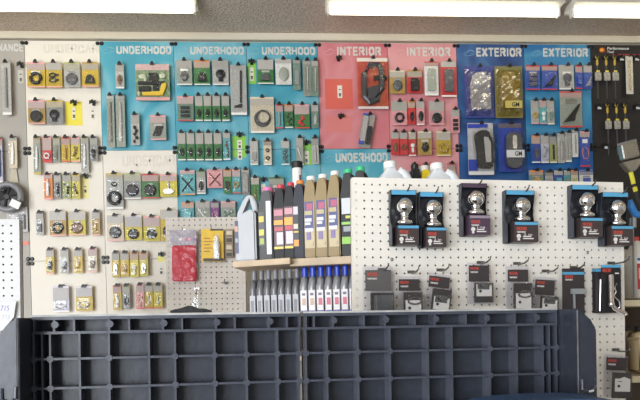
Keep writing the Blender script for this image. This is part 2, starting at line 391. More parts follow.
for px, py in ((621, 59), (636, 59), (598.5, 107.5), (637, 107.5), (605.5, 147)):
    k = 'K1'
    hook(k, px, py-2, True); t = PANELS[k]; q = local(t, px, py)
    box('price_label', WHITE, t, q[0]-.012, q[0]+.012, -.017, -.0145, q[1]-.013, q[1]+.013)
hook('I1', 590.5, 146.5, True)

# ------------------------------------------------------------------ hanging packs
def prod(bm, kind, x, z, W, Hh, y, rnd):
    """loose part lying in a blister, centred at x,z inside W x Hh, in front of y"""
    s = min(W, Hh)
    if kind == 'disc': add_lathe(bm, [(s*.42, y), (s*.42, y-.008), (s*.30, y-.012)], (x, 0, z-Hh*.08), 'y', 18)
    elif kind == 'ring': add_torus(bm, (x, y-.006, z-Hh*.05), s*.32, s*.11, 18, 8)
    elif kind == 'bigring':
        add_torus(bm, (x, y-.007, z-Hh*.22), s*.38, s*.13, 22, 8)
        add_ell(bm, (x, y-.008, z+Hh*.25), s*.2, .006, s*.17, 10)
    elif kind == 'rod': add_tube(bm, [(x, y-.006, z-Hh*.42), (x, y-.006, z+Hh*.42)], W*.16, 8)
    elif kind == 'blade': add_poly(bm, [(x-W*.25, z-Hh*.40), (x+W*.1, z-Hh*.42), (x+W*.2, z+Hh*.1), (x+W*.1, z+Hh*.42), (x-W*.05, z+Hh*.4)], y-.008, y-.003)
    elif kind == 'blob':
        add_poly(bm, [(x-W*.3, z-Hh*.1), (x-W*.1, z-Hh*.38), (x+W*.15, z-Hh*.34), (x+W*.32, z-Hh*.02), (x+W*.12, z+Hh*.26), (x-W*.18, z+Hh*.16)], y-.011, y-.001)
        add_ell(bm, (x+W*.05, y-.008, z-Hh*.1), W*.2, .008, Hh*.16, 10)
    elif kind == 'knob':
        add_ell(bm, (x, y-.009, z+Hh*.05), s*.34, .009, s*.34, 12); add_box(bm, x-s*.16, x+s*.16, y-.010, y-.001, z-Hh*.40, z-Hh*.12)
    elif kind == 'cap': add_poly(bm, [(x-W*.34, z-Hh*.4), (x+W*.34, z-Hh*.4), (x+W*.24, z+Hh*.02), (x+W*.12, z+Hh*.14), (x-W*.12, z+Hh*.14), (x-W*.24, z+Hh*.02)], y-.012, y-.001)
    elif kind == 'clips':
        for k in range(2):
            q = z+Hh*(.15-.32*k); add_torus(bm, (x-W*.08, y-.005, q), s*.17, s*.055, 12, 6, sx=1.4, sz=.8); add_box(bm, x+W*.05, x+W*.34, y-.008, y-.002, q-s*.05, q+s*.09)
    elif kind == 'bits':
        for k in range(5): add_ell(bm, (x+W*rnd.uniform(-.25, .25), y-.006, z+Hh*(-.38+.17*k)), W*rnd.uniform(.12, .26), .005, Hh*rnd.uniform(.05, .1), 8)
    elif kind == 'cross':
        for d in (1, -1): add_tube(bm, [(x-W*.4*d, y-.005-.003*d, z+Hh*.30), (x+W*.42*d, y-.005-.003*d, z-Hh*.40)], W*.05, 6)
    elif kind == 'diag': add_tube(bm, [(x-W*.3, y-.006, z+Hh*.36), (x+W*.3, y-.006, z-Hh*.38)], [W*.09, W*.03], 6)
    elif kind == 'hookwire': add_tube(bm, [(x-W*.3, y-.006, z+Hh*.1), (x-W*.38, y-.006, z-Hh*.12), (x-W*.2, y-.006, z-Hh*.3), (x+W*.2, y-.006, z-Hh*.3), (x+W*.34, y-.006, z-Hh*.14), (x+W*.26, y-.006, z+Hh*.06), (x-W*.05, y-.006, z+Hh*.12)], W*.05, 7)
    elif kind == 'stack':
        for k in range(3): add_box(bm, x-W*.32, x+W*.32, y-.010, y-.001, z-Hh*(.38-.26*k), z-Hh*(.38-.26*k)+Hh*.17)
    elif kind == 'rings2':
        for k in (-.22, .22): add_torus(bm, (x, y-.005, z+Hh*k), s*.22, s*.09, 14, 6)
    elif kind == 'bulb':
        add_ell(bm, (x, y-.006, z-Hh*.22), s*.17, .006, Hh*.12, 10); add_tube(bm, [(x, y-.006, z-Hh*.1), (x, y-.006, z+Hh*.22)], s*.07, 6)
    elif kind == 'coil':
        for k in range(3): add_torus(bm, (x+W*.02*k, y-.006-.004*k, z-Hh*.05+Hh*.03*k), s*(.38-.03*k), s*.035, 26, 6)
    elif kind == 'lever':
        add_tube(bm, [(x+W*.2, y-.006, z+Hh*.44), (x+W*.14, y-.006, z-Hh*.30)], W*.07, 7); add_poly(bm, [(x-W*.34, z-Hh*.42), (x+W*.2, z-Hh*.42), (x+W*.24, z-Hh*.33), (x-W*.3, z-Hh*.38)], y-.011, y-.001)
    elif kind == 'plate': part_pts = rounded(x-W*.34, x+W*.34, z-Hh*.42, z+Hh*.40, s*.12); add_poly(bm, part_pts, y-.010, y-.001)
    elif kind == 'oval': add_ell(bm, (x, y-.008, z-Hh*.05), W*.36, .009, Hh*.34, 14)
    elif kind == 'para': add_poly(bm, [(x-W*.38, z-Hh*.36), (x+W*.12, z-Hh*.36), (x+W*.38, z+Hh*.26), (x-W*.1, z+Hh*.26)], y-.012, y-.001)
    elif kind == 'grease':
        add_lathe(bm, [(s*.34, z-Hh*.34), (s*.38, z-Hh*.22), (s*.22, z-Hh*.08), (s*.07, z-Hh*.05)], (x, y-.012, 0), 'z', 14) if s*.38 < .011 else add_poly(bm, [(x-W*.4, z-Hh*.22), (x-W*.2, z-Hh*.40), (x+W*.2, z-Hh*.40), (x+W*.4, z-Hh*.22), (x+W*.2, z-Hh*.05), (x-W*.2, z-Hh*.05)], y-.012, y-.001)
        add_tube(bm, [(x, y-.007, z-Hh*.05), (x, y-.007, z+Hh*.44)], W*.06, 7)
    elif kind == 'chain':
        for k in range(5): add_torus(bm, (x+W*.1*(-1)**k, y-.005, z-Hh*.36+Hh*.17*k), s*.2, s*.07, 10, 5)
    elif kind == 'wiper':
        add_poly(bm, [(x-W*.45, z-Hh*.42), (x-W*.12, z-Hh*.16), (x+W*.38, z+Hh*.25), (x+W*.44, z+Hh*.2), (x+W*.18, z-Hh*.18), (x+W*.16, z-Hh*.36), (x-W*.1, z-Hh*.38)], y-.011, y-.001)
    elif kind == 'tube': add_lathe(bm, [(W*.12, z-Hh*.42), (W*.2, z-Hh*.36), (W*.2, z+Hh*.28), (W*.09, z+Hh*.34), (W*.09, z+Hh*.43)], (x, y-W*.21, 0), 'z', 12)
    else: add_box(bm, x-W*.3, x+W*.3, y-.009, y-.001, z-Hh*.35, z+Hh*.2)
def rounded(x0, x1, z0, z1, r, n=4):
    pts = []
    for cx, cz, a0 in ((x1-r, z1-r, 0), (x0+r, z1-r, 90), (x0+r, z0+r, 180), (x1-r, z0+r, 270)):
        for k in range(n+1):
            q = math.radians(a0+90*k/n); pts.append((cx+r*math.cos(q), cz+r*math.sin(q)))
    return pts
def frustum(bm, x0, x1, z0, z1, y0, y1, k=.12):
    i = min(x1-x0, z1-z0)*k
    a = [bm.verts.new(p) for p in ((x0,y0,z0),(x1,y0,z0),(x1,y0,z1),(x0,y0,z1))]
    b = [bm.verts.new(p) for p in ((x0+i,y1,z0+i),(x1-i,y1,z0+i),(x1-i,y1,z1-i),(x0+i,y1,z1-i))]
    bm.faces.new(b)
    for q in range(4): bm.faces.new((a[q], a[(q+1) % 4], b[(q+1) % 4], b[q]))
PN = 0
PACKNAME = {'w': 'white', 'g': 'grey', 'G': 'green', 'y': 'amber', 'Y': 'yellow', 'o': 'orange', 'r': 'red', 'p': 'pink', 'b': 'blue', 't': 'teal', 'n': 'brown',
            's': 'silver', 'l': 'lilac', 'O': 'ochre', 'c': 'cream', 'e': 'olive', 'v': 'purple', 'd': 'charcoal', 'q': 'grey-green', 'x': 'pale grey', 'u': 'dark green', 'k': 'black'}
PRODNAME = {'disc': 'round disc', 'ring': 'ring', 'bigring': 'large ring', 'rod': 'thin rod', 'blade': 'blade', 'blob': 'lump', 'knob': 'knob', 'cap': 'cap', 'clips': 'clips', 'bits': 'small parts',
            'cross': 'crossed wires', 'diag': 'slanted pin', 'hookwire': 'bent wire', 'stack': 'stacked blocks', 'rings2': 'two rings', 'bulb': 'bulb', 'coil': 'hose coil', 'lever': 'long lever',
            'plate': 'plate', 'oval': 'oval', 'para': 'slanted block', 'grease': 'stemmed cup', 'chain': 'chain', 'wiper': 'wiper', 'tube': 'tube', 'box': 'block'}
def pack(keys, panelname, row, idx, total, d, rowdef=None):
    """d: x0,y0,x1,y1, card, header, kind, product colour, [footer], [blister share], [tilt]"""
    global PN; PN += 1
    x0, y0, x1, y1, card, head, kind, pc = d[:8]
    foot = d[8] if len(d) > 8 else None; share = d[9] if len(d) > 9 else .66; tilt = d[10] if len(d) > 10 else 0
    rnd = random.Random(PN*13)
    off = .034 + .003*(PN % 3)
    l, b, r, t = WALL.rect(x0, y0, x1, y1, off)
    W, Hh = r-l, t-b
    pos = ORD[idx] + ' from left' if total > 1 else 'alone'
    label = f'{PACKNAME[card]} pack with {PACKNAME[pc]} {PRODNAME[kind]}, {pos}, {row} row of {panelname}'
    tt = thing('blister_pack', label, 'package', Matrix.Translation(((l+r)/2, WY-off, t+H)) @ Matrix.Rotation(tilt, 4, 'Y'), 'packs hanging on the wall panels')
    def cardf(bm):
        sl = min(.008, W*.15)
        add_poly(bm, rounded(-W/2, W/2, -Hh, 0, min(.004, W*.1), 2), 0, .0016)
    box_ = part('card', pm(card, True), tt, cardf)
    hh = Hh*(.97-share)
    if head:
        hc = tuple(.22*a_+.78*b_ for a_, b_ in zip(PAL[head], (.40, .375, .34)))
        box('header', mat(hc, .45, mott=.12, scale=140), box_, -W/2+.001, W/2-.001, -.0008, 0, -hh, -.002)
        if head not in 'xgqw': box('header_line', pm(head), box_, -W/2+.001, W/2-.001, -.0013, -.0008, -min(hh*.34, .010), -.002)
    if foot: box('footer', pm(foot), box_, -W/2+.001, W/2-.001, -.0008, 0, -Hh+.001, -Hh*.95)
    z0, z1 = -Hh*(.93 if foot else .97), -hh-.001
    yb = -.002
    part('product', pm(pc) if pc != 'w' else WHITE, tt, prod, kind, 0, (z0+z1)/2, W*.86, z1-z0, yb, rnd, smooth=kind in ('ring', 'bigring', 'coil', 'oval', 'bulb', 'chain', 'rings2'))
    if rnd.random() < .55 and kind not in ('coil', 'bigring', 'cross') and W > .06:
        part('insert', pm(rnd.choice('xwsg')), tt, add_box, -W*.25, W*.25, -.003, -.0009, z0+(z1-z0)*.78, z0+(z1-z0)*.93)
    dep = .016 + .006*rnd.random() if W < .2 else .03
    if kind == 'tube': dep = max(dep, W*.42)
    part('blister', CLEARG if rnd.random() < .4 else CLEAR, tt, frustum, -W*.46, W*.46, z0, z1, -.0009, -dep)
    def pk(py): # which physical board carries the hook
        return keys[0] if py < 149 else (keys[1] if py < 262 else keys[2])
    hook(pk(y0), (x0+x1)/2 + rnd.uniform(-.4, .4), y0+.3)
    return tt
ROWN = {7: ['top', 'second', 'third', 'fourth', 'fifth', 'sixth', 'bottom'], 4: ['top', 'second', 'third', 'bottom'], 5: ['top', 'second', 'third', 'fourth', 'bottom'], 3: ['top', 'second', 'bottom'], 2: ['top', 'bottom']}
def rows(keys, pname, data):
    for i, rw in enumerate(data):
        for j, d in enumerate(rw): pack(keys, pname, ROWN[len(data)][i], j, len(rw), d)
def run(xs, y0, y1, w, *spec): return [(x, y0, x+w, y1, *spec) for x in xs]

rows(('A1', 'A2', 'A3'), 'leftmost white panel', [
 [(27,62,45,87.5,'y','p','ring','k','p'), (46,62,62,87.5,'y','x','clips','k','p'), (64,62,80,87,'x','e','disc','d'), (82,62,98.5,87,'y','O','cap','k','p')],
 [(28,100,45,124,'O','p','disc','k','p',.62), (46.5,100,63,124,'g','y','knob','k')],
 [(33.5,137,40.5,174.5,'q','O','blade','s','y',.8), (42.5,137,51.5,162.5,'r','p','ring','w','r',.45), (53,137,60,162,'q','e','rod','s'), (61.5,137,70,162,'y','r','rod','O','r'),
  (71,137,80,162,'Y','p','bits','n','p'), (81,137,88.5,172,'x','e','blade','s',None,.85), (90,137,97.5,161,'g','q','knob','k')],
 [(44,174,52.5,199.5,'o','p','tube','w','p',.8), (54,174,61,198.5,'g','x','bits','k'), (62.5,174,71,198.5,'e','g','bits','k'), (72,174,80,198.5,'Y','y','bits','k')],
 [(36,212,43.5,235,'x','g','box','d'), (49.5,211,66,236,'O','w','ring','k','p',.6), (68.5,211,85.5,235.5,'Y','w','disc','n','p',.6), (92,211,100,235.5,'O','x','bulb','y','p')],
 [(46,249,54,274,'y','x','blob','k','p'), (60.5,249,68.5,273.5,'x','x','blob','d'), (74,249,82.5,273,'y','x','bits','O'), (88,248,97,272.5,'c','p','blob','n','p')],
 [(53,286,69,312,'l','l','hookwire','n','w',.42), (76,286,92.5,311,'y','l','hookwire','k',None,.55)]])
rows(('B1', 'U1', 'U2'), 'first teal panel', [
 [(115.5,64,124,88.5,'x','g','blob','n','w')],
 [(107,95,114.5,147.5,'q','w','rod','s',None,.9), (116,95,125,147,'q','x','blade','s',None,.9), (131,114,139.5,145,'x','g','bits','k'), (150,115,166,140,'q','p','para','k','p')]])
rows(('U1', 'U1', 'U2'), 'second white panel', [
 [(106,173,123,209,'x','y','bigring','k','w',.85), (124,173,141,199,'g','e','disc','k','w'), (142,173.5,158.5,198.5,'G','r','disc','k','r'), (160,174,177,196.5,'Y','p','grease','s')],
 [(107,215,123.5,241,'c','w','disc','k','p'), (125,215,142,240,'Y','l','disc','k',None,.5), (143.5,216,160,241,'Y','p','oval','k',None,.55), (160.5,209.5,178,241,'y','w','disc','k')],
 [(112,252,119.5,277.5,'y','g','blob','s'), (120.3,252,129,276.5,'y','x','blob','O'), (130,252,138.5,277,'Y','o','knob','w'), (139.5,252,148,276,'Y','o','blob','s')],
 [(113,285,121.5,310,'y','r','tube','w'), (122.5,285,130,309,'g','e','blob','k'), (136,284,144,309,'p','p','bits','O','r'), (144.5,284,153,308.5,'y','x','bulb','w','r'), (153.6,284,162.5,308.5,'Y','x','bulb','w','r')]])
rows(('C1', 'C2', 'C3'), 'second teal panel', [
 [(176.5,60,192,85,'q','g','blob','d','w'), (194,60,210,85,'G','o','cap','k','w'), (212.5,60,228.5,85,'x','g','knob','k','w'), (230.5,65,246.5,115,'x','q','lever','k','w',.9)],
 [(177,96,193.5,121,'u','p','stack','k','r')] + [(x,95,x+7.8,121,'G','x','blob','k','w',.55) for x in (195, 203.6, 212.5, 221.6)],
 [(x,132,x+8,160.5,'G','x','blob','k','w',.55) for x in (177.7, 186.6, 195.6, 204.6, 213.8)] + [(223,132,230.3,160,'t','x','bits','n','w',.75)],
 [(180,170,195,195,'t','p','cross','k','o',.8), (196.5,170,205.5,194,'x','G','blob','k','w'), (207,169,222.5,188,'p','p','cross','n',None,.9), (223.2,169,231.5,193.5,'G','o','box','k'),
  (232,169,240.5,193.5,'t','p','ring','O','r'), (241.5,169,249.5,195.5,'g','x','plate','g',None,.85)],
 [(181.5,202,194,222,'t','o','box','t'), (195.5,201,210,222,'q','x','diag','w'), (210.6,201,219,222,'v','v','hookwire','p'), (221,201,235.5,222,'q','p','clips','u')]])
rows(('D1', 'D2', 'D2'), 'third teal panel', [
 [(257.5,59,273.5,84,'G','w','cap','d','w',.55), (275.5,59,291.5,84.5,'w','w','oval','q',None,.8), (293,59.5,300.5,90,'u','g','box','g',None,.85), (303,60,311,96,'q','q','rod','s',None,.85), (311.6,60,318.3,96,'u','x','rod','s',None,.8)],
 [(250.5,97,274,133,'c','c','coil','d','w',.74), (275.5,104,283,128.5,'t','r','rod','g','r'), (284.5,104,293,128,'G','o','bits','k','w'), (294.5,104,309.5,128.5,'G','p','bits','r','r',.55), (311.5,104,318.5,128,'u','x','blob','x')],
 [(250,140,258,165,'x','w','box','g','w'), (263.5,140,271.5,165,'c','n','rings2','k','w',.75), (281,140,289.5,165,'t','w','chain','d','w'), (296,137,303.3,165,'q','x','diag','w','w'), (311.8,137,318.6,164,'x','d','rod','s')],
 [(251,177,259.3,201,'G','c','bulb','O'), (269,177,284,200,'g','G','box','d')]])
rows(('F1', 'F2', 'F2'), 'second pink panel', [
 [(389.7,70,405,93.5,'O','c','oval','d'), (407.5,70,422,93,'r','O','plate','k'), (424.5,61,438.3,95.5,'w','r','plate','q','w',.82), (441,61,456.3,97,'r','w','plate','d','w',.8)],
 [(391.5,101,407,125,'p','q','ring','k','p',.55), (407.7,100.5,415.3,124,'r','o','blob','k'), (416.5,100.5,424.5,125,'p','x','oval','k','w'), (429,101,444,125,'p','x','disc','k','p',.55), (450.8,109,459.5,133,'p','x','stack','k')],
 [(391,131.5,399,155,'r','x','blob','n'), (399.6,131.5,407.6,155,'r','x','ring','n'), (408.6,131.5,416,156,'r','c','knob','w','w'), (417.7,131,431.7,155,'O','c','blob','k'), (436.5,131,450.7,156,'y','c','ring','O','c',.6)],
 [(411,164,417.5,186,'c','p','blob','n'), (419,164,431,186,'c','r','blob','g'), (447,163,455.5,186,'c','r','blob','g')]])
rows(('I1', 'I2', 'I2'), 'light blue panel', [
 [(525.7,65,540,90,'b','r','stack','d','r',.75), (542,65,557.5,90,'b','r','wiper','k','r',.75), (559,65,574,89.5,'x','x','knob','d','w',.75), (575.2,65,582.6,89,'b','r','box','b','r'), (583.5,65,592,89,'b','x','wiper','g')],
 [(531,100,538.8,124,'x','x','ring','y','p'), (539.4,100,546.6,124,'t','p','knob','w','p'), (547.2,100,554.3,124.5,'x','x','blob','u','w'), (560,91,582,127.5,'q','r','wiper','k','r',.8)],
 [(531.5,135,540.3,163,'b','o','blob','d','w'), (541,135,548.8,163,'l','x','bits','s','w'), (549.5,135,556.7,163,'e','d','rod','k','w'), (557.5,133,564.5,163,'x','x','tube','s',None,.85), (565.2,132,571.5,162,'x','g','rod','s','w',.85), (572.2,130,578,157,'w','x','rod','s','w',.85), (580,131,590,167,'b','p','hookwire','o','r',.8)],
 [(529,170,543.5,186,'u','o','blob','O'), (545,171,553,186,'x','k','box','g'), (554,170,563,186,'b','w','box','t'), (564,170,570.4,186,'t','x','box','u'), (571,170,578,186,'c','o','box','e'), (579.5,170,593,186,'w','b','box','b')]])

# grey panel at the far left
rows(('G1', 'G2', 'G3'), 'grey panel', [[(2,62,11,115,'x','x','rod','g','w',.92)], [(-6,138,2.5,183,'l','r','plate','b','w',.8), (9,137,17,168,'c','x','blade','w',None,.85)]])

# special larger packs ---------------------------------------------------------------
def bigpack(name, label, x0, y0, x1, y1, off=.036, tilt=0, key=None, hk=True):
    l, b, r, t = WALL.rect(x0, y0, x1, y1, off)
    tt = thing(name, label, 'package', Matrix.Translation(((l+r)/2, WY-off, t+H)) @ Matrix.Rotation(tilt, 4, 'Y'))
    if hk: hook(key, (x0+x1)/2, y0+.4)
    return tt, r-l, t-b
t, W, Hh = bigpack('handle_pack', 'large red pack with dark window handle on the first pink panel', 357.5, 58, 388, 109, key='E1')
part('card', mat((.46, .04, .035), .4, mott=.3, scale=12, col2=(.55, .14, .05)), t, add_poly, rounded(-W/2, W/2, -Hh, 0, .006), 0, .002)
box('header', mat((.72, .68, .6), .4), t, -W/2, W/2, -.001, 0, -Hh*.07, 0); box('footer', mat((.7, .62, .6), .4), t, -W/2, W/2, -.001, 0, -Hh, -Hh*.95)
def hnd(bm):
    z = lambda q: -Hh*q
    o_ = [(-W*.30, z(.78)), (-W*.30, z(.34)), (-W*.12, z(.16)), (W*.20, z(.16)), (W*.27, z(.26)), (W*.27, z(.62)), (W*.12, z(.84)), (-W*.14, z(.90))]
    add_tube(bm, [(x, -.018, q) for x, q in o_], .0165, 8, True)
    add_poly(bm, [(-W*.2, z(.62)), (W*.16, z(.56)), (W*.16, z(.72)), (-W*.02, z(.84)), (-W*.2, z(.84))], -.03, -.004)
part('handle', mat((.055, .055, .065), .35), t, hnd, smooth=False)
part('knob', BLACK, t, lambda bm: (add_ell(bm, (W*.36, -.02, -Hh*.42), .016, .016, .016), add_box(bm, W*.02, W*.34, -.026, -.012, -Hh*.46, -Hh*.38)))
part('blister', CLEARG, t, frustum, -W*.45, W*.45, -Hh*.94, -Hh*.10, -.001, -.042)
t, W, Hh = bigpack('hinge_pack', 'tilted grey pack with dark bar below the large handle pack', 363.6, 114, 376, 148, tilt=.19, key='E1')
box('card', mat((.36, .33, .30), .4, mott=.2, scale=60), t, -W/2, W/2, 0, .002, -Hh, 0)
box('bar', mat((.03, .03, .035), .35), t, W*.02, W*.42, -.014, -.001, -Hh*.9, -Hh*.36, bw=.003); box('bar', mat((.42, .40, .38), .35), t, -W*.42, -W*.02, -.018, -.001, -Hh*.84, -Hh*.1, bw=.003)
box('clip', mat((.05, .10, .45), .4), t, -W*.5, -W*.1, -.012, -.001, -Hh*.93, -Hh*.78, bw=.002); box('clip', mat((.05, .10, .45), .4), t, -W*.5, W*.02, -.008, -.001, -Hh*.06, -.001, bw=.002)
part('blister', CLEAR, t, frustum, -W*.48, W*.48, -Hh*.97, -Hh*.05, -.001, -.024)
def foil(label, x0, y0, x1, y1, bagc, plc, key, gm=None, cardc=(.03, .05, .2)):
    t, W, Hh = bigpack('mirror_pack', label, x0, y0, x1, y1, key=key)
    part('card', mat(cardc, .35, mott=.3, scale=20), t, add_poly, rounded(-W/2, W/2, -Hh, 0, .008), 0, .002)
    bm = bmesh.new(); pts = [(-W*.33, -Hh*.84), (-W*.33, -Hh*.34), (-W*.2, -Hh*.16), (W*.16, -Hh*.12), (W*.33, -Hh*.3), (W*.36, -Hh*.84)]
    add_poly(bm, pts, -.020, -.001); bev(bm, .006); obj('mirror', bm, plc, t)
    rnd = random.Random(len(label))
    bm = bmesh.new(); n, m_ = 7, 11
    g = [[bm.verts.new((-W*.47+W*.94*i/n, -.026-rnd.random()*.014 if 0 < i < n and 0 < j < m_ else -.003, -Hh*.97+Hh*.9*j/m_)) for j in range(m_+1)] for i in range(n+1)]
    for i in range(n):
        for j in range(m_): bm.faces.new((g[i][j], g[i+1][j], g[i+1][j+1], g[i][j+1]))
    obj('bag', bm, bagc, t, False)
    if gm:
        box('sticker', mat(gm, .4), t, -W*.25, W*.36, -.046, -.0445, -Hh*.86, -Hh*.72)
        text('lettering', 'GM', BLACK, t, -W*.02, -Hh*.835, -.046, Hh*.085, W*.27)
    return t
foil('crumpled clear bag with silver mirror, upper left on the dark blue panel', 464.5, 66, 494, 118, clear((.90, .92, .98), .22, .10, .2), mat((.75, .76, .8), .25, 1.0), 'H1', None, (.05, .07, .30))
foil('gold tinted bag with mirror and GM sticker on the dark blue panel', 495, 66, 522.5, 118, clear((1, .92, .45), .18, .10, .2), mat((.42, .34, .08), .3, .8), 'H1', (.55, .45, .12), (.22, .20, .08))
t, W, Hh = bigpack('mirror_pack', 'black mirror casing with grey stripe in lower left dark blue panel pack', 468, 123, 493.5, 175, key='H1')
part('card', mat((.50, .48, .50), .4, mott=.15, scale=30), t, add_poly, rounded(-W/2, W/2, -Hh, 0, .006), 0, .002)
box('print', mat((.03, .06, .40), .4), t, -W*.49, -W*.12, -.0006, 0, -Hh*.92, -Hh*.7); box('print', mat((.03, .06, .40), .4), t, -W*.49, W*.3, -.0006, 0, -Hh*.1, -Hh*.02)
box('footer', WHITE, t, -W*.49, W*.49, -.001, 0, -Hh*.995, -Hh*.93)
def fob(bm): add_poly(bm, [(-W*.15, -Hh*.88), (-W*.18, -Hh*.45), (-W*.28, -Hh*.34), (-W*.25, -Hh*.22), (-W*.05, -Hh*.16), (W*.25, -Hh*.16), (W*.42, -Hh*.34), (W*.44, -Hh*.8), (W*.36, -Hh*.89)], -.03, -.002)
part('mirror_casing', mat((.03, .028, .027), .4), t, fob, bw=.006)
part('stripe', mat((.45, .43, .40), .4), t, add_poly, [(W*.06, -Hh*.3), (W*.2, -Hh*.3), (W*.32, -Hh*.4), (W*.32, -Hh*.78), (W*.12, -Hh*.78)], -.033, -.03)
part('blister', CLEARG, t, lambda bm: add_poly(bm, [(-W*.24, -Hh*.92), (-W*.26, -Hh*.47), (-W*.36, -Hh*.36), (-W*.3, -Hh*.17), (-W*.05, -Hh*.11), (W*.3, -Hh*.11), (W*.47, -Hh*.3), (W*.47, -Hh*.92)], -.04, -.001), bw=.004)
t, W, Hh = bigpack('mirror_pack', 'blue pack with oval mirror and white GM band on dark blue panel', 498.5, 123, 522, 172, key='H1')
part('card', mat((.03, .06, .36), .4, mott=.3, scale=20), t, add_poly, rounded(-W/2, W/2, -Hh, 0, .005), 0, .002)
box('header', mat((.12, .10, .12), .4), t, -W*.48, W*.49, -.001, 0, -Hh*.1, -Hh*.01)
part('mirror', mat((.09, .09, .10), .3), t, lambda bm: add_poly(bm, rounded(-W*.22, W*.42, -Hh*.94, -Hh*.22, W*.26, 6), -.03, -.002), bw=.005)
part('glass', mat((.75, .76, .78), .18, 1.0), t, lambda bm: add_poly(bm, rounded(W*.02, W*.2, -Hh*.55, -Hh*.28, W*.06, 4), -.033, -.03))
part('blister', CLEARG, t, lambda bm: add_poly(bm, rounded(-W*.27, W*.47, -Hh*.97, -Hh*.18, W*.28, 6), -.04, -.001), bw=.004)
box('band', mat((.66, .66, .66), .4), t, -W*.28, W*.47, -.0425, -.0405, -Hh*.74, -Hh*.59)
text('lettering', 'GM', BLACK, t, W*.06, -Hh*.712, -.0425, Hh*.095, W*.30)

t, W, Hh = bigpack('hose_kit_pack', 'large green pack with black fittings and yellow elbow, first teal panel', 135.5, 64, 169.5, 100.5, key='B1')
cd = part('card', mat((.10, .20, .10), .42, mott=.3, scale=50, col2=(.30, .36, .22)), t, add_poly, rounded(-W/2, W/2, -Hh, 0, .005), 0, .002)
box('header', mat((.62, .42, .40), .45, mott=.2, scale=60), cd, -W/2+.001, W/2-.001, -.001, 0, -Hh*.17, -.001); box('footer', mat((.66, .34, .34), .45), cd, -W/2+.001, W/2-.001, -.001, 0, -Hh+.001, -Hh*.91)
part('yellow_elbow', mat((.75, .50, .04), .4), t, add_poly, [(-W*.30, -Hh*.88), (W*.30, -Hh*.88), (W*.42, -Hh*.62), (W*.40, -Hh*.52), (W*.28, -Hh*.56), (W*.22, -Hh*.78), (-W*.30, -Hh*.79)], -.016, -.002, bw=.002)
part('fitting', BLACK, t, lambda bm: (add_box(bm, -W*.10, W*.16, -.018, -.002, -Hh*.52, -Hh*.27), add_box(bm, -W*.42, W*.38, -.014, -.002, -Hh*.58, -Hh*.49)), bw=.002)
part('fitting', BLACK, t, lambda bm: (add_box(bm, -W*.40, -W*.05, -.016, -.002, -Hh*.76, -Hh*.63), add_box(bm, W*.02, W*.18, -.014, -.002, -Hh*.74, -Hh*.6)), bw=.002)
for x_, z_, rx in ((-.30, -.36, .11), (.30, -.34, .10), (-.40, -.82, .05), (-.20, -.44, .05)): part('clear_connector', mat((.55, .58, .42), .2), t, add_ell, (W*x_, -.008, Hh*z_), W*rx, .007, Hh*.07)
part('blister', CLEAR, t, frustum, -W*.46, W*.46, -Hh*.91, -Hh*.18, -.001, -.028)

# wire spool, brush and loose things at the far left
tc = WALL.at(7.5, 197, .06); rr = WALL.at(24, 197, .06)[0]-tc[0]
t = thing('wire_spool', 'large grey spool of wire hanging at the left edge', 'spool', Matrix.Translation((tc[0], WY-.03, tc[1]+H)))
part('rim', mat((.22, .22, .23), .35), t, add_torus, (0, -.03, 0), rr*.80, rr*.19, 36, 10, smooth=True)
part('hub', BLACK, t, add_lathe, [(rr*.66, -.012), (rr*.66, -.03), (rr*.2, -.036), (rr*.16, -.045)], (0, 0, 0), 'y', 28)
for k in range(6):
    q = k*math.pi/3+.3
    part('spoke', DARK, t, add_tube, [(rr*.15*math.cos(q), -.04, rr*.15*math.sin(q)), (rr*.62*math.cos(q), -.036, rr*.62*math.sin(q))], .007, 6)
t2 = box('sticker', WHITE, t, -.026, .026, -.068, -.064, -.02, .02); t2.location = (rr*.60, .004, -rr*.52); t2.rotation_euler = (0, .45, 0)
hook('G2', 7.5, 192, False, .10)
def brush(bm):
    l, b, r, t_ = WALL.rect(9, 158, 18, 183, .015)
    n = 14
    for k in range(n):
        q = (k+.5)/n; add_tube(bm, [((l+r)/2+(q-.5)*.012, -.012, t_+H), (l+(r-l)*q, -.012, b+H)], .0022, 5)
o = part('bristles', mat((.62, .56, .45), .6), None, brush); 
bt = thing('paint_brush', 'pale bristle brush hanging beside the wire spool', 'brush', Matrix.Translation((0, WY, 0))); o.parent = bt
l, b, r, t_ = WALL.rect(11.5, 150, 15.5, 160, .015); box('ferrule', mat((.6, .57, .5), .4), bt, l, r, -.018, -.006, b+H, t_+H, bw=.002)
t, W, Hh = bigpack('parts_bag', 'clear bag of pale parts below the wire spool', 7, 207, 27.5, 232, off=.02, key='G2')
box('card', mat((.60, .58, .56), .4, mott=.3, scale=60), t, -W/2, W/2, 0, .002, -Hh, 0); part('blister', CLEAR, t, frustum, -W*.46, W*.46, -Hh*.95, -Hh*.1, -.001, -.014)
box('bolts', GREY, t, W*.05, W*.4, -.01, -.001, -Hh*.9, -Hh*.3, bw=.003)
l, b, r, t_ = WALL.rect(20.3, 241.5, 28.6, 245, .006)
tag(box('price_strip', mat((.72, .16, .10), .4), None, l, r, WY-.0075, WY-.0042, b+H, t_+H), 'small red price strip on the grey panel beside white pegboard', 'label')

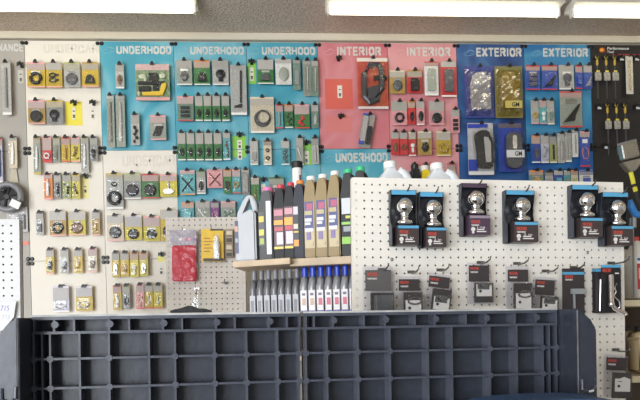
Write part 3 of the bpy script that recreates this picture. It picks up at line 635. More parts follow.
# tools on the black panel
toolc = 0
def magnet_tool(px, ytop, ycard, yend, label, rowg):
    global toolc; toolc += 1
    x, z = WALL.at(px, ytop, .03); zc = WALL.at(px, ycard, .03)[1]; ze = WALL.at(px, yend, .03)[1]
    t = thing('pickup_tool', label, 'tool', Matrix.Translation((x, WY-.03, z+H)), rowg)
    part('ring', mat((.55, .42, .12), .3, .6), t, add_torus, (0, 0, 0), .0085, .0025, 14, 6)
    part('grip', mat((.60, .40, .05), .4), t, add_lathe, [(.004, -.014), (.0065, -.020), (.0065, -.043), (.004, -.050)], (0, 0, 0), 'z', 10)
    part('shaft', mat((.06, .06, .06), .3), t, add_tube, [(0, 0, -.052), (0, 0, ze-z)], .0042, 7)
    box('card_tab', mat((.80, .62, .08), .4), t, -.010, .010, -.008, -.006, zc-z+.026, zc-z+.036)
    box('card', mat((.52, .50, .44), .45, mott=.6, scale=160), t, -.019, .019, -.008, -.006, zc-z-.023, zc-z+.024)
    hook('K1', px, ytop-1.2)
for i, px in enumerate((597, 606, 614.5)): magnet_tool(px, 57, 77, 98, f'slim tool with yellow grip, {ORD[i]} from left, upper row of black panel', 'pickup tools on the black panel')
for i, px in enumerate((607.3, 616.3, 625)): magnet_tool(px, 105, 125.3, 155, f'slim tool with yellow grip, {ORD[i]} from left, lower row of black panel', 'pickup tools on the black panel')
l, b, r, t_ = WALL.rect(626, 56, 633, 94, .03)
t = thing('steel_ruler', 'long pale ruler in a sleeve on the black panel', 'ruler', Matrix.Translation(((l+r)/2, WY-.03, t_+H)))
W, Hh = r-l, t_-b
box('sleeve', mat((.66, .62, .54), .4, mott=.15, scale=80), t, -W/2, W/2, 0, .002, -Hh, 0); box('ruler', mat((.45, .38, .25), .4), t, -W*.18, W*.18, -.004, -.0005, -Hh*.9, -Hh*.12)
part('blister', CLEAR, t, frustum, -W*.45, W*.45, -Hh*.95, -Hh*.06, -.001, -.012); hook('K1', 629.5, 56)

# ------------------------------------------------------------------ pegboards
def pegboard(bm, i0, i1, j0, j1, ml=0, mr=0, mt=0, p=.0254, r=.0034, th=.005):
    """perforated board: every cell has a real eight-sided hole"""
    vc = {}
    def V(x, y, z):
        k = (round(x*1e5), round(y*1e5), round(z*1e5))
        if k not in vc: vc[k] = bm.verts.new((x, y, z))
        return vc[k]
    for i in range(i0, i1+1):
        for j in range(j0, j1+1):
            cx, cz = i*p, -j*p; h = p/2
            outer = [(h, 0), (h, h), (0, h), (-h, h), (-h, 0), (-h, -h), (0, -h), (h, -h)]
            for k in range(8):
                a0, a1 = k*math.pi/4, (k+1)*math.pi/4
                q0, q1 = (r*math.cos(a0), r*math.sin(a0)), (r*math.cos(a1), r*math.sin(a1))
                o0, o1 = outer[k], outer[(k+1) % 8]
                bm.faces.new((V(cx+q0[0], 0, cz+q0[1]), V(cx+o0[0], 0, cz+o0[1]), V(cx+o1[0], 0, cz+o1[1]), V(cx+q1[0], 0, cz+q1[1])))
                bm.faces.new((V(cx+q0[0], 0, cz+q0[1]), V(cx+q1[0], 0, cz+q1[1]), V(cx+q1[0], th, cz+q1[1]), V(cx+q0[0], th, cz+q0[1])))
    x0, x1 = (i0-.5)*p, (i1+.5)*p; z1, z0 = -(j0-.5)*p, -(j1+.5)*p
    if ml: add_box(bm, x0-ml, x0, 0, th, z0, z1+mt)
    if mr: add_box(bm, x1, x1+mr, 0, th, z0, z1+mt)
    if mt: add_box(bm, x0, x1, 0, th, z1, z1+mt)
pegm = mat((.84, .80, .73), .5, mott=.05, scale=12); pegw = mat((.60, .60, .60), .5, mott=.04, scale=12); pegb = mat((.62, .57, .51), .55, mott=.08, scale=10)
def board_thing(name, label, pl, m, i0, i1, j0, j1, **k):
    t = thing(name, label, 'pegboard', pl.mat.copy())
    bm = bmesh.new(); pegboard(bm, i0, i1, j0, j1, **k); o = obj('board', bm, m, t)
    p = .0254; x0, x1 = (i0-.5)*p-k.get('ml', 0), (i1+.5)*p+k.get('mr', 0); z1, z0 = -(j0-.5)*p+k.get('mt', 0), -(j1+.5)*p
    box('backing', mat((.10, .09, .08), .8), t, x0, x1, .03, .036, z0, z1)
    for x in (x0, x1-.022): box('frame_post', m, t, x, x+.022, .0052, .03, z0, z1)
    return t
endb = board_thing('end_pegboard', 'white pegboard on the shelf end with hitch balls', END, pegm, 0, 35, -7, 52, mt=.009)
lowb = board_thing('low_pegboard', 'beige pegboard with the red cloth pack', LOW, pegb, -7, 7, -10, 50)
farb = board_thing('side_pegboard', 'white pegboard at the left edge of the picture', FAR, pegw, -9, 1, 0, 52, mr=.012, mt=.008)
def wire_hook(bd, pl, px, py, length=.09, m=STEEL, rr=.0026):
    x, z = pl.at(px, py, .0)
    def f(bm):
        add_tube(bm, [(x, .004, z+.0), (x, -length*.3, z-.003), (x, -length*.75, z-.002), (x+.002, -length, z+.005), (x+.003, -length-.004, z+.014)], rr, 6)
        add_box(bm, x-.012, x+.012, -.006, -.0005, z-.003, z+.006)
    part('peg_hook', m, bd, f)

# packs on the beige pegboard
def onpl(pl, name, label, cat, x0, y0, x1, y1, off, tilt=0, group=None):
    l, b, r, t_ = pl.rect(x0, y0, x1, y1, off)
    t = thing(name, label, cat, pl.mat @ Matrix.Translation(((l+r)/2, -off, t_)) @ Matrix.Rotation(tilt, 4, 'Y'), group)
    return t, r-l, t_-b
t, W, Hh = onpl(LOW, 'cloth_pack', 'bagged red cloth with grey printed header on the beige pegboard', 'package', 170, 229.5, 198, 283, .03)
box('cloth', mat((.55, .03, .05), .8, mott=.12, scale=30, bump=.2), t, -W*.42, W*.44, -.012, .006, -Hh*.97, -Hh*.30, bw=.005)
box('header', mat((.34, .31, .35), .4, mott=.2, scale=70), t, -W*.48, W*.46, -.014, -.012, -Hh*.30, -Hh*.02)
for k, c in enumerate(((.7, .6, .62), (.6, .2, .25), (.65, .3, .4), (.3, .15, .4))): part('printed_dot', mat(c, .5), t, add_lathe, [(.0075, -.0145), (.0075, -.0155)], (-W*.1+k*W*.17, 0, -Hh*.19), 'y', 12)
def filmf(bm):
    n, m_ = 8, 12; rnd = random.Random(4)
    g = [[bm.verts.new((-W*.5+W*i/n, -.016-rnd.random()*.006, -Hh+Hh*.98*j/m_)) for j in range(m_+1)] for i in range(n+1)]
    for i in range(n):
        for j in range(m_): bm.faces.new((g[i][j], g[i+1][j], g[i+1][j+1], g[i][j+1]))
part('bag', clear((.98, .96, .97), .014, .12, .4), t, filmf, smooth=True)
wire_hook(lowb, LOW, 184, 231, .06)
t, W, Hh = onpl(LOW, 'sealant_pack', 'yellow card with white sealant tube on the beige pegboard', 'package', 201.5, 229, 223.5, 261.5, .03)
box('card', mat((.80, .52, .02), .45, mott=.12, scale=40), t, -W/2, W/2, 0, .002, -Hh, 0); box('header', mat((.06, .05, .04), .5), t, -W*.1, W*.5, -.001, 0, -Hh*.05, 0)
box('footer', mat((.08, .05, .03), .5, mott=.4, scale=60), t, -W*.42, W*.5, -.001, 0, -Hh*.99, -Hh*.9)
part('sealant_tube', WHITE, t, add_lathe, [(.012, -Hh*.93), (.016, -Hh*.9), (.015, -Hh*.42), (.008, -Hh*.38), (.006, -Hh*.26), (.003, -Hh*.2)], (W*.2, -.018, 0), 'z', 14, smooth=True)
def yp(bm):
    for k in range(5): add_box(bm, -W*.4, -W*.4+W*(.3+.1*(k % 2)), -.0008, 0, -Hh*(.3+.1*k), -Hh*(.27+.1*k))
part('print', mat((.35, .12, .03), .5), t, yp); part('blister', CLEAR, t, frustum, W*.0, W*.42, -Hh*.97, -Hh*.15, -.001, -.04); wire_hook(lowb, LOW, 212.5, 230.5, .06)
for k in range(4):
    t, W, Hh = onpl(LOW, 'small_box', f'small tan and black box beside sealant pack, {ORD[k]} from top', 'box', 225.6, 229+7.2*k, 232.8, 235.8+7.2*k, .03)
    box('box', mat((.35, .27, .18), .5, mott=.3, scale=80), t, -W/2, W/2, 0, .028, -Hh, 0, bw=.001); box('label', mat((.05, .045, .04), .5) if k % 2 else mat((.6, .52, .38), .5), t, -W*.4, W*.4, -.001, 0, -Hh*.85, -Hh*.3)
wire_hook(lowb, LOW, 225.5, 283, .05, GREY, .004); wire_hook(lowb, LOW, 197, 289, .06, STEEL)
t, W, Hh = onpl(LOW, 'clear_tag', 'empty clear tag hanging above the black plastic panel', 'tag', 193.5, 289, 201, 309, .045, .15)
part('sheet', clear((.9, .92, .92), .03, .1), t, add_poly, [(-W*.1, 0), (W*.1, 0), (W*.5, -Hh), (-W*.5, -Hh)], 0, .0015)
part('clip', STEEL, t, add_tube, [(0, -.001, .006), (0, -.006, -.012), (.004, -.004, -.03)], .0025, 6)

# ------------------------------------------------------------------ hitch balls on the end pegboard
brown = mat((.055, .040, .040), .4); blueh = mat((.10, .38, .62), .4); tray = mat((.016, .017, .022), .35); redt = mat((.62, .08, .06), .5); whitet = mat((.75, .72, .7), .5)
purple = mat((.075, .045, .075), .4)
def ball_pack(i, x0, x1, yt, yb, y1, ball, strip, bx):
    off = .004
    t, W, Hh = onpl(END, 'hitch_ball_pack', BALLS[i], 'package', x0+.8, yt, x1+.3, y1, .034, 0, 'hitch balls on the end pegboard')
    hb = Hh*(y1-yb)/(y1-yt)
    body = part('tray', tray, t, lambda bm: (add_box(bm, -W/2, W/2, .024, .027, -Hh, 0), add_box(bm, -W/2, W/2, 0, .024, -.004, 0)))
    def side(sx):
        def f(bm):
            pts = [(.024, 0), (0, 0), (.0, -Hh*.1), (.009, -Hh*.3), (.012, -Hh*.45), (.006, -Hh*.58), (-.010, -Hh*.66), (-.010, -Hh), (.024, -Hh)]
            a = [bm.verts.new((sx, y, z)) for y, z in pts]; b = [bm.verts.new((sx+.002, y, z)) for y, z in pts]
            n = len(pts); bm.faces.new(a); bm.faces.new(b[::-1])
            for k in range(n): bm.faces.new((a[k], b[k], b[(k+1) % n], a[(k+1) % n]))
        return f
    part('tray_side', mat((.030, .036, .055), .4), t, side(-W/2)); part('tray_side', tray, t, side(W/2-.002))
    part('header', strip, t, lambda bm: add_poly(bm, [(-W/2+.003, -Hh*.085), (W/2-.003, -Hh*.085), (W/2-.003, -.001), (-W/2+.003, -.001)], -.002, 0))
    bx_ = box('sleeve', bx, t, -W*.32, W*.5, -.022, .022, -Hh, -Hh+hb, bw=.001)
    z = -Hh+hb; wb = W*.82; xl = -W*.32
    box('stripe', strip if strip is not purple else mat((.30, .24, .30), .4), bx_, xl+.002, W*.49, -.0232, -.022, z-hb*.17, z-hb*.04)
    block('lettering', 'REESE', redt, bx_, xl+wb*.10, z-hb*.43, -.022, hb*.15, wb*.42)
    block('lettering', 'TOWPOWER', whitet, bx_, xl+wb*.10, z-hb*.56, -.022, hb*.08, wb*.36)
    def icon(bm):
        add_lathe(bm, [(hb*.11, -.0232), (hb*.11, -.022)], (xl+wb*.18, 0, z-hb*.72), 'y', 12); add_box(bm, xl+wb*.13, xl+wb*.23, -.0232, -.022, z-hb*.93, z-hb*.76)
        for k in range(2): add_box(bm, xl+wb*.36, xl+wb*(.7+.1*k), -.0232, -.022, z-hb*(.76+.1*k), z-hb*(.71+.1*k))
    part('print', whitet, bx_, icon)
    text('lettering', ball, whitet, bx_, xl+wb*.38, z-hb*.69, -.022, hb*.10, wb*.36, bold=0)
    R = .0275; zc = -Hh*.30
    pr = [(R*.62, -Hh+hb+.002), (R*.95, -Hh+hb+.004), (R*.95, -Hh+hb+.012), (R*.72, -Hh+hb+.018), (R*.58, -Hh+hb+.022), (R*.46, zc-R*1.15), (R*.46, zc-R*.95), (R*.56, zc-R*.83)]
    pr += [(R*math.cos(q), zc+R*math.sin(q)) for q in [math.radians(d) for d in range(-56, 88, 9)]] + [(R*.02, zc+R)]
    part('hitch_ball', CHROME, t, add_lathe, pr, (W*.03, -.002, 0), 'z', 24, smooth=True)
    wire_hook(endb, END, (x0+x1)/2+1, yt+2.5, .05, mat((.10, .10, .10), .35, .6))
BALLS = ['chrome hitch ball in blue-topped tray, first from left in the upper row', 'chrome hitch ball in blue-topped tray, second from left in the upper row',
 'chrome hitch ball in purple-topped tray, highest of the row', 'chrome hitch ball in blue-topped tray, right of the purple-topped one',
 'chrome hitch ball in blue-topped tray, second from right in the upper row', 'chrome hitch ball in blue-topped tray, rightmost, lower than its neighbour']
for i, (x0, x1, yt, yb, y1, b_, st, bx) in enumerate(((390, 416.5, 190, 226, 245.5, '2 in', blueh, brown), (418.8, 443.5, 192, 228, 247.5, '2 in', blueh, brown), (461, 487, 183.2, 216, 235.8, '1-7/8', purple, purple),
      (505, 534.5, 190.3, 222.5, 242.8, '2 in', blueh, brown), (571, 598.5, 185, 218.5, 237.8, '2 in', blueh, brown), (601.5, 628.5, 192.3, 226.5, 245.8, '2 in', blueh, brown))):
    ball_pack(i, x0, x1, yt, yb, y1, b_, st, bx)

# clamshell packs of the lower row
SHELL = clear((.93, .93, .96), .05, .15)
def clam(name, label, x0, y0, x1, y1, off=.03, cardc=(.05, .04, .042), tilt=0, top=.32, inner=(.045, .035, .036), hookxy=None, lab=True, dep=.035, item=None):
    t, W, Hh = onpl(END, name, label, 'package', x0, y0, x1, y1, off, tilt, 'hitch part packs on the end pegboard')
    part('backing_shell', SHELL, t, lambda bm: add_poly(bm, rounded(-W/2, W/2, -Hh, 0, .006), .001, .004))
    cd_ = box('card', mat(cardc, .4), t, -W*.42, W*.44, -.0015, 0, -Hh*top, -Hh*.07)
    block('lettering', 'REESE', redt, cd_, -W*.36, -Hh*.17, -.0015, min(.010, Hh*.055), W*.36)
    block('lettering', 'TOWPOWER', whitet, cd_, -W*.36, -Hh*.17-.011, -.0015, .0055, W*.32)
    ins_ = box('insert', mat(inner, .4), t, -W*.30, W*.46, -dep*.75, -dep*.5, -Hh*.97, -Hh*(top+.04))
    if lab:
        box('label', whitet, ins_, -W*.24, W*.40, -dep*.75-.001, -dep*.75, -Hh*.82, -Hh*.53)
        part('label_print', DARK, ins_, lambda bm: (add_lathe(bm, [(W*.06, -dep*.75-.0018), (W*.06, -dep*.75-.001)], (-W*.08, 0, -Hh*.70), 'y', 8), add_box(bm, -W*.12, W*.05, -dep*.75-.0018, -dep*.75-.001, -Hh*.60, -Hh*.585)))
    if item: item(t, W, Hh, dep)
    part('blister', CLEARG, t, frustum, -W*.46, W*.49, -Hh*.985, -Hh*top, -.002, -dep, .06)
    if hookxy: wire_hook(endb, END, *hookxy, .075, mat((.16, .15, .14), .35, .7))
    return t
def metal_bar(t, W, Hh, dep): part('hitch_part', mat((.25, .24, .24), .25, .9), t, lambda bm: (add_tube(bm, [(-W*.1, -dep*.85, -Hh*.55), (W*.05, -dep*.85, -Hh*.62), (W*.36, -dep*.85, -Hh*.52)], .004, 7), add_box(bm, -W*.2, W*.3, -dep*.8, -dep*.76, -Hh*.66, -Hh*.5)))
def metal_ring(t, W, Hh, dep): part('hitch_part', mat((.30, .30, .30), .2, .9), t, add_torus, (W*.12, -dep*.85, -Hh*.55), W*.22, .003, 18, 6, sx=1.2, sz=.55)
clam('hitch_part_pack', 'wide grey carded clamshell, first from left in the lower row', 363, 266, 393, 325, cardc=(.11, .105, .105), top=.42, hookxy=(381.5, 270), lab=False, item=lambda t, W, Hh, d: part('hitch_part', mat((.20, .2, .2), .3, .7), t, lambda bm: (add_box(bm, -W*.2, W*.42, -d*.82, -d*.77, -Hh*.9, -Hh*.5), add_box(bm, -W*.12, -W*.02, -d*.95, -d*.82, -Hh*.9, -Hh*.5))))
clam('hitch_part_pack', 'clamshell with white label and oval loop, second from left, lower row', 397, 276, 421, 322, hookxy=(411, 272.5), item=metal_ring)
clam('hitch_part_pack', 'tilted clamshell with cylinder part, third from left, lower row', 428, 273.5, 452, 318, tilt=.12, hookxy=(440, 270.5), item=metal_bar)
clam('hitch_part_pack', 'clamshell with white label, straight below the purple-topped hitch ball', 467, 262.5, 490.5, 304, top=.46, hookxy=(480, 263), item=metal_bar)
clam('hitch_part_pack', 'clamshell with oval loop and tall white label, fifth in lower row', 506, 266, 529.5, 318, top=.30, hookxy=(516.5, 264), item=metal_ring)
clam('hitch_part_pack', 'clamshell with white label beside the flat black card, lower row', 534, 277, 556.5, 318, tilt=.06, top=.44, hookxy=(545, 271.5), item=metal_bar)
clam('hitch_part_pack', 'clamshell with diamond plate mark, lowest at right on the pegboard', 605, 354.5, 628.5, 398.5, top=.36, off=.035, hookxy=(615, 350), tilt=.05,
     item=lambda t, W, Hh, d: part('diamond_mark', whitet, t, add_poly, [(-W*.05, -Hh*.53), (W*.14, -Hh*.49), (W*.32, -Hh*.52), (W*.13, -Hh*.57)], -d*.78, -d*.75))
# flat card with L-shaped bar
t, W, Hh = onpl(END, 'hitch_part_card', 'flat black card with blue strip and grey bar', 'package', 562.5, 268.5, 584.5, 322, .02)
box('card', mat((.045, .034, .038), .4), t, -W/2, W/2, 0, .002, -Hh, 0); box('stripe', blueh, t, -W/2, W/2, -.001, 0, -Hh*.115, -Hh*.065)
block('lettering', 'REESE', redt, t, -W*.38, -Hh*.185, 0, .010, W*.38); block('lettering', 'TOWPOWER', whitet, t, -W*.38, -Hh*.225, 0, .005, W*.34)
part('bar', mat((.30, .32, .33), .35), t, lambda bm: (add_box(bm, -W*.16, W*.46, -.014, -.002, -Hh*.48, -Hh*.38), add_box(bm, -W*.06, W*.02, -.010, -.002, -Hh*.75, -Hh*.40)), bw=.001)
wire_hook(endb, END, 573, 268, .06, mat((.10, .10, .10), .35, .6))
# three overlapping cards with a hitch pin
for k, (x0, x1, y0, y1, lab) in enumerate(((592.5, 603, 268.5, 313, 'black card at the left of the hitch pin stack, rearmost'), (595.5, 606, 268.5, 313, 'black card between the rearmost one and the hitch pin card'),)):
    t, W, Hh = onpl(END, 'hitch_part_card', lab, 'package', x0, y0, x1+10, y1, .012+.016*k)
    box('card', mat((.04, .032, .036), .4), t, -W/2, W/2, 0, .002, -Hh, 0); box('stripe', blueh, t, -W/2, W/2, -.001, 0, -Hh*.07, -Hh*.01)
    part('pin', STEEL, t, add_tube, [(-W*.36, -.006, -Hh*.96), (-W*.30, -.006, -Hh*.25)], .003, 6)
t, W, Hh = onpl(END, 'hitch_pin_pack', 'black card with chrome hitch pin and spring clip', 'package', 601.5, 265, 621, 312, .045)
box('card', mat((.016, .015, .017), .4), t, -W/2, W/2, 0, .002, -Hh, 0); box('stripe', blueh, t, -W/2, W/2, -.001, 0, -Hh*.055, 0)
block('lettering', 'REESE', redt, t, -W*.44, -Hh*.15, 0, .011, W*.44)
part('pin', CHROME, t, add_lathe, [(.006, -Hh*.20), (.0085, -Hh*.23), (.0085, -Hh*.80), (.010, -Hh*.81), (.010, -Hh*.88)], (-W*.14, -.014, 0), 'z', 14, smooth=True)
part('pin_handle', CHROME, t, add_tube, [(-W*.14, -.014, -Hh*.84), (-W*.02, -.02, -Hh*.93), (W*.4, -.03, -Hh*1.04), (W*.42, -.032, -Hh*1.07)], .007, 8)
part('spring_clip', CHROME, t, add_tube, [(W*.22, -.006, -Hh*.40), (W*.1, -.006, -Hh*.50), (W*.18, -.006, -Hh*.57), (W*.06, -.006, -Hh*.66), (W*.34, -.006, -Hh*.78), (W*.36, -.006, -Hh*.9), (W*.2, -.006, -Hh*.97)], .0028, 7)
box('print', whitet, t, W*.2, W*.4, -.0008, 0, -Hh*.19, -Hh*.165); wire_hook(endb, END, 610.5, 263.5, .09, mat((.10, .10, .10), .35, .6))
for px, py in ((391.5, 259.5), (587, 252.5)):
    x, z = END.at(px, py, .0)
    part('screw', mat((.4, .38, .35), .4, .6), endb, add_lathe, [(.006, 0), (.006, -.002), (.003, -.004)], (x, 0, z), 'y', 10)

# ------------------------------------------------------------------ shelving with jugs
wood = mat((.62, .48, .33), .55, mott=.18, scale=14); ZS = H + .207
unit = thing('shelf_unit', 'shelf with tan boards carrying oil jugs, behind the pegboard end', 'shelf', Matrix.Identity(4))
def board_between(pa, pb, z, depth, name='shelf_board', th=.021, m=wood):
    A, B = on_height(*pa, z), on_height(*pb, z)
    return part(name, m, unit, lambda bm: [add_prism_xy(bm, [(A.x, A.y), (B.x, B.y), (B.x+.04, B.y+depth), (A.x+.04, A.y+depth)], z-th, z)], bw=.002)
def add_prism_xy(bm, pts, z0, z1):
    a = [bm.verts.new((x, y, z0)) for x, y in pts]; b = [bm.verts.new((x, y, z1)) for x, y in pts]
    n = len(pts); bm.faces.new(a[::-1]); bm.faces.new(b)
    for i in range(n): bm.faces.new((a[i], a[(i+1) % n], b[(i+1) % n], b[i]))
E1a, E1b = (232.5, 261.8), (290, 257.6)
E2a, E2b = (289.5, 258.9), (370, 254.8)
board_between(E1a, E1b, ZS, .24); board_between(E2a, E2b, ZS-.0005, .24, th=.026)
def front(px):       # front edge of the tan boards at a pixel column
    a, b = on_height(*E1a, ZS), on_height(*E2b, ZS)
    d = ray(px, 258); k = d.x/d.y
    s = (a.x-k*a.y)/(k*(b.y-a.y)-(b.x-a.x)); return Vector((a.x+(b.x-a.x)*s, a.y+(b.y-a.y)*s, ZS))
_a, _b = on_height(*E1a, ZS), on_height(*E2b, ZS)
ROWANG = math.atan2(_b.y-_a.y, _b.x-_a.x)
dirn = Vector((math.cos(ROWANG), math.sin(ROWANG), 0)); back = Vector((-dirn.y, dirn.x, 0))
# lower shelf, uprights
LZ = H - .135
A_, B_ = _a - Vector((0, 0, 0)), _b
part('shelf_board', wood, unit, lambda bm: add_prism_xy(bm, [(A_.x+.04, A_.y+.0), (B_.x, B_.y), (B_.x+.04, B_.y+.26), (A_.x+.08, A_.y+.26)], LZ-.021, LZ), bw=.002)
part('back_panel', mat((.30, .27, .24), .6), unit, lambda bm: add_prism_xy(bm, [(A_.x+.09, A_.y+.262), (B_.x+.05, B_.y+.262), (B_.x+.05, B_.y+.28), (A_.x+.09, A_.y+.28)], 0, ZS-.022))
part('upright', mat((.5, .47, .42), .5), unit, lambda bm: add_prism_xy(bm, [(A_.x+.10, A_.y+.02), (A_.x+.115, A_.y+.02), (A_.x+.115, A_.y+.26), (A_.x+.10, A_.y+.26)], 0, ZS-.0215) if False else add_prism_xy(bm, [(B_.x-.005, B_.y+.02), (B_.x+.01, B_.y+.02), (B_.x+.03, B_.y+.26), (B_.x+.015, B_.y+.26)], LZ+.0, ZS-.0215))
part('base', mat((.25, .23, .21), .6), unit, lambda bm: add_prism_xy(bm, [(A_.x+.1, A_.y+.05), (B_.x, B_.y+.05), (B_.x+.04, B_.y+.26), (A_.x+.1, A_.y+.26)], 0, LZ-.0215))

def jug(name, label, px, w_px, ytop, bodym, capm, z0=ZS, dep=.12, inset=.02, capx=.2, labels=(), grip=None, group=None, base=None, ang=None, dz=.0008, shape='oil'):
    ang = ROWANG if ang is None else ang
    p = base if base is not None else front(px) + back*inset
    d = (p-EYE).dot(FWD); mpp = d/F
    W = w_px*mpp/max(.6, math.cos(ang+YAW))*.985; topz = (EYE + ray(px, ytop-(2.0 if shape == 'oil' else .5))*d).z; Hh = topz-z0-dz
    if shape == 'quart' and z0 < H and px < 360: Hh = min(Hh, ZS-.0285-z0-dz)
    t = thing(name, label, 'bottle', Matrix.Translation((p.x, p.y, z0+dz)) @ Matrix.Rotation(ang, 4, 'Z'), group)
    w = W/2; ch = Hh*.055
    if shape == 'oil':
        pts = [(-w, .0), (w, 0), (w, Hh*.72), (w*.98, Hh*.86), (w*.80, Hh*.95), (w*.80-W*.60, Hh*.95), (w*.80-W*.66, Hh*.90), (-w, Hh*.70)]
        cx = w*.80-W*.30
        part('body', bodym, t, lambda bm: add_poly(bm, pts, 0, dep), bw=min(.005, W*.1), seg=2)
        part('cap', capm, t, add_lathe, [(W*.35, Hh*.93), (W*.36, Hh*.99), (W*.33, Hh)], (cx, dep*.2, 0), 'z', 14)
        part('handle', bodym, t, add_tube, [(w*.5, dep*.45, Hh*.93), (w*.7, dep*.7, Hh*.9), (w*.85, dep*.85, Hh*.78), (w*.9, dep*.9, Hh*.66)], .011, 8, smooth=True)
    elif shape == 'white':
        cv = lambda L: [((a_-245.6)/21*W, (262-b_)/67.5*Hh) for a_, b_ in L]
        part('body', bodym, t, lambda bm: add_poly(bm, cv([(235, 262), (256, 262), (256, 213.5), (252.5, 210), (241.2, 215), (239.5, 220), (235, 221.5)]), 0, dep), bw=.006, seg=2)
        part('neck', bodym, t, lambda bm: add_poly(bm, cv([(256, 213.8), (254.6, 203), (250.4, 195.2), (247, 196), (249.8, 203.5), (250.6, 211)]), dep*.3, dep*.7), bw=.003, seg=2)
        part('handle', bodym, t, lambda bm: add_poly(bm, cv([(234.3, 219), (238, 219.5), (239.6, 212), (244.6, 201.5), (247.4, 199), (250, 195.3), (245.4, 194.7), (241, 199.5), (234.3, 213)]), dep*.32, dep*.68), bw=.003, seg=2)
        part('cap', capm, t, add_lathe, [(.009, 0), (.010, .010), (.008, .013)], ((241.8-245.6)/21*W, dep*.5, (262-200.2)/67.5*Hh), 'z', 12)
    elif shape == 'gallon':
        r = dep/2
        pr = rounded(-w, w, 0, Hh*.62, .012, 3)
        part('body', bodym, t, lambda bm: loft(bm, [(w, dep/2, 0), (w, dep/2, Hh*.58), (w*.92, dep*.46, Hh*.66), (w*.55, dep*.28, Hh*.84), (w*.29, dep*.17, Hh*.90), (w*.29, dep*.17, Hh*.93)], dep/2), smooth=True)
        part('cap', capm, t, add_lathe, [(w*.32, Hh*.925), (w*.33, Hh*.99), (w*.29, Hh)], (0, dep/2, 0), 'z', 18)
        part('handle', bodym, t, add_tube, [(w*.36, dep*.35, Hh*.89), (w*.66, dep*.3, Hh*.85), (w*.84, dep*.2, Hh*.72), (w*.86, dep*.14, Hh*.60)], .014, 8, smooth=True)
        box('liquid_band', mat((.05, .16, .45), .3), t, -w*.80, w*.55, -.001, .004, Hh*.60, Hh*.64)
    elif shape == 'quart':
        pts = [(-w, 0), (w, 0), (w, Hh*.76), (w*.92, Hh*.82), (w*.62, Hh*.89), (-w*.5, Hh*.89), (-w*.94, Hh*.78), (-w, Hh*.72)]
        part('body', bodym, t, lambda bm: add_poly(bm, pts, 0, dep), bw=min(.006, W*.2), seg=2, smooth=True)
        part('cap', capm, t, add_lathe, [(w*.74, Hh*.885), (w*.76, Hh*.985), (w*.66, Hh)], (0, dep*.35, 0), 'z', 14)
    for k, (zz0, zz1, xx0, xx1, c) in enumerate(labels):
        box('label', mat(c, .4), [o_ for o_ in t.children if o_.name.startswith('body')][0], -w+W*xx0, -w+W*xx1, -.0012-.0004*k, -.0002, Hh*zz0, Hh*zz1)
    return t
def loft(bm, secs, cy, n=24):
    rings = []
    for rx, ry, z in secs:
        ring = []
        for k in range(n):
            q = 2*math.pi*k/n; c, s = math.cos(q), math.sin(q)
            e = .5; x = rx*abs(c)**e*(1 if c > 0 else -1); y = ry*abs(s)**e*(1 if s > 0 else -1)
            ring.append(bm.verts.new((x, cy+y, z)))
        rings.append(ring)
    for A, B in zip(rings, rings[1:]):
        for k in range(n): bm.faces.new((A[k], A[(k+1) % n], B[(k+1) % n], B[k]))
    bm.faces.new(rings[0][::-1]); bm.faces.new(rings[-1])
milk = mat((.48, .50, .53), .5); gold = mat((.30, .215, .095), .5); dkgrey = mat((.014, .014, .017), .6); grey2 = mat((.09, .09, .095), .6); navy = mat((.018, .021, .036), .55)
jug('washer_jug', 'plain white jug with open handle, leftmost on the tan shelf', 244.8, 21.5, 193.5, milk, mat((.08, .09, .2), .4), dep=.10, inset=.012, shape='white',
    labels=[(.12, .60, .0, .16, (.06, .06, .13)), (.44, .52, .0, .15, (.55, .3, .2)), (.28, .34, .0, .15, (.3, .35, .4))])
jg = 'oil jugs on the tan shelf'
jug('oil_jug', 'grey oil jug with pink cap and white stripe, next to the white jug', 264.5, 14.5, 188.5, grey2, mat((.75, .20, .42), .4), group=jg,
    labels=[(.2, .66, .02, .42, (.09, .09, .09)), (.52, .6, .05, .40, (.75, .55, .08)), (.34, .42, .05, .40, (.6, .6, .08)), (.08, .8, .58, .92, (.72, .74, .82)), (.22, .3, .1, .4, (.35, .45, .08))])
jug('oil_jug', 'dark oil jug with red cap, left of two with red caps', 278, 11, 186, dkgrey, mat((.70, .06, .08), .4), group=jg,
    labels=[(.14, .68, .05, .95, (.12, .05, .06)), (.58, .66, .1, .9, (.55, .22, .28)), (.38, .43, .1, .9, (.5, .08, .1)), (.46, .52, .05, .9, (.75, .38, .06)), (.2, .36, .3, .9, (.7, .6, .66)), (.14, .17, .05, .9, (.75, .6, .1))])
jug('oil_jug', 'dark oil jug with red cap, right of two with red caps', 288.3, 10, 183.5, dkgrey, mat((.70, .06, .10), .4), group=jg,
    labels=[(.14, .68, .05, .95, (.12, .05, .06)), (.58, .66, .1, .9, (.6, .3, .34)), (.38, .43, .1, .9, (.55, .06, .1)), (.44, .54, .05, .9, (.78, .4, .06)), (.2, .36, .2, .9, (.72, .6, .66)), (.14, .17, .05, .9, (.75, .6, .1))])
jug('oil_jug', 'navy black oil jug with orange cap and orange label patch', 298, 11, 181.5, navy, mat((.78, .26, .05), .4), group=jg,
    labels=[(.15, .66, .02, .5, (.03, .03, .035)), (.56, .66, .05, .48, (.6, .55, .6)), (.16, .24, .05, .5, (.80, .32, .04)), (.38, .44, .05, .46, (.7, .6, .5)), (.33, .35, .05, .5, (.8, .5, .1))])
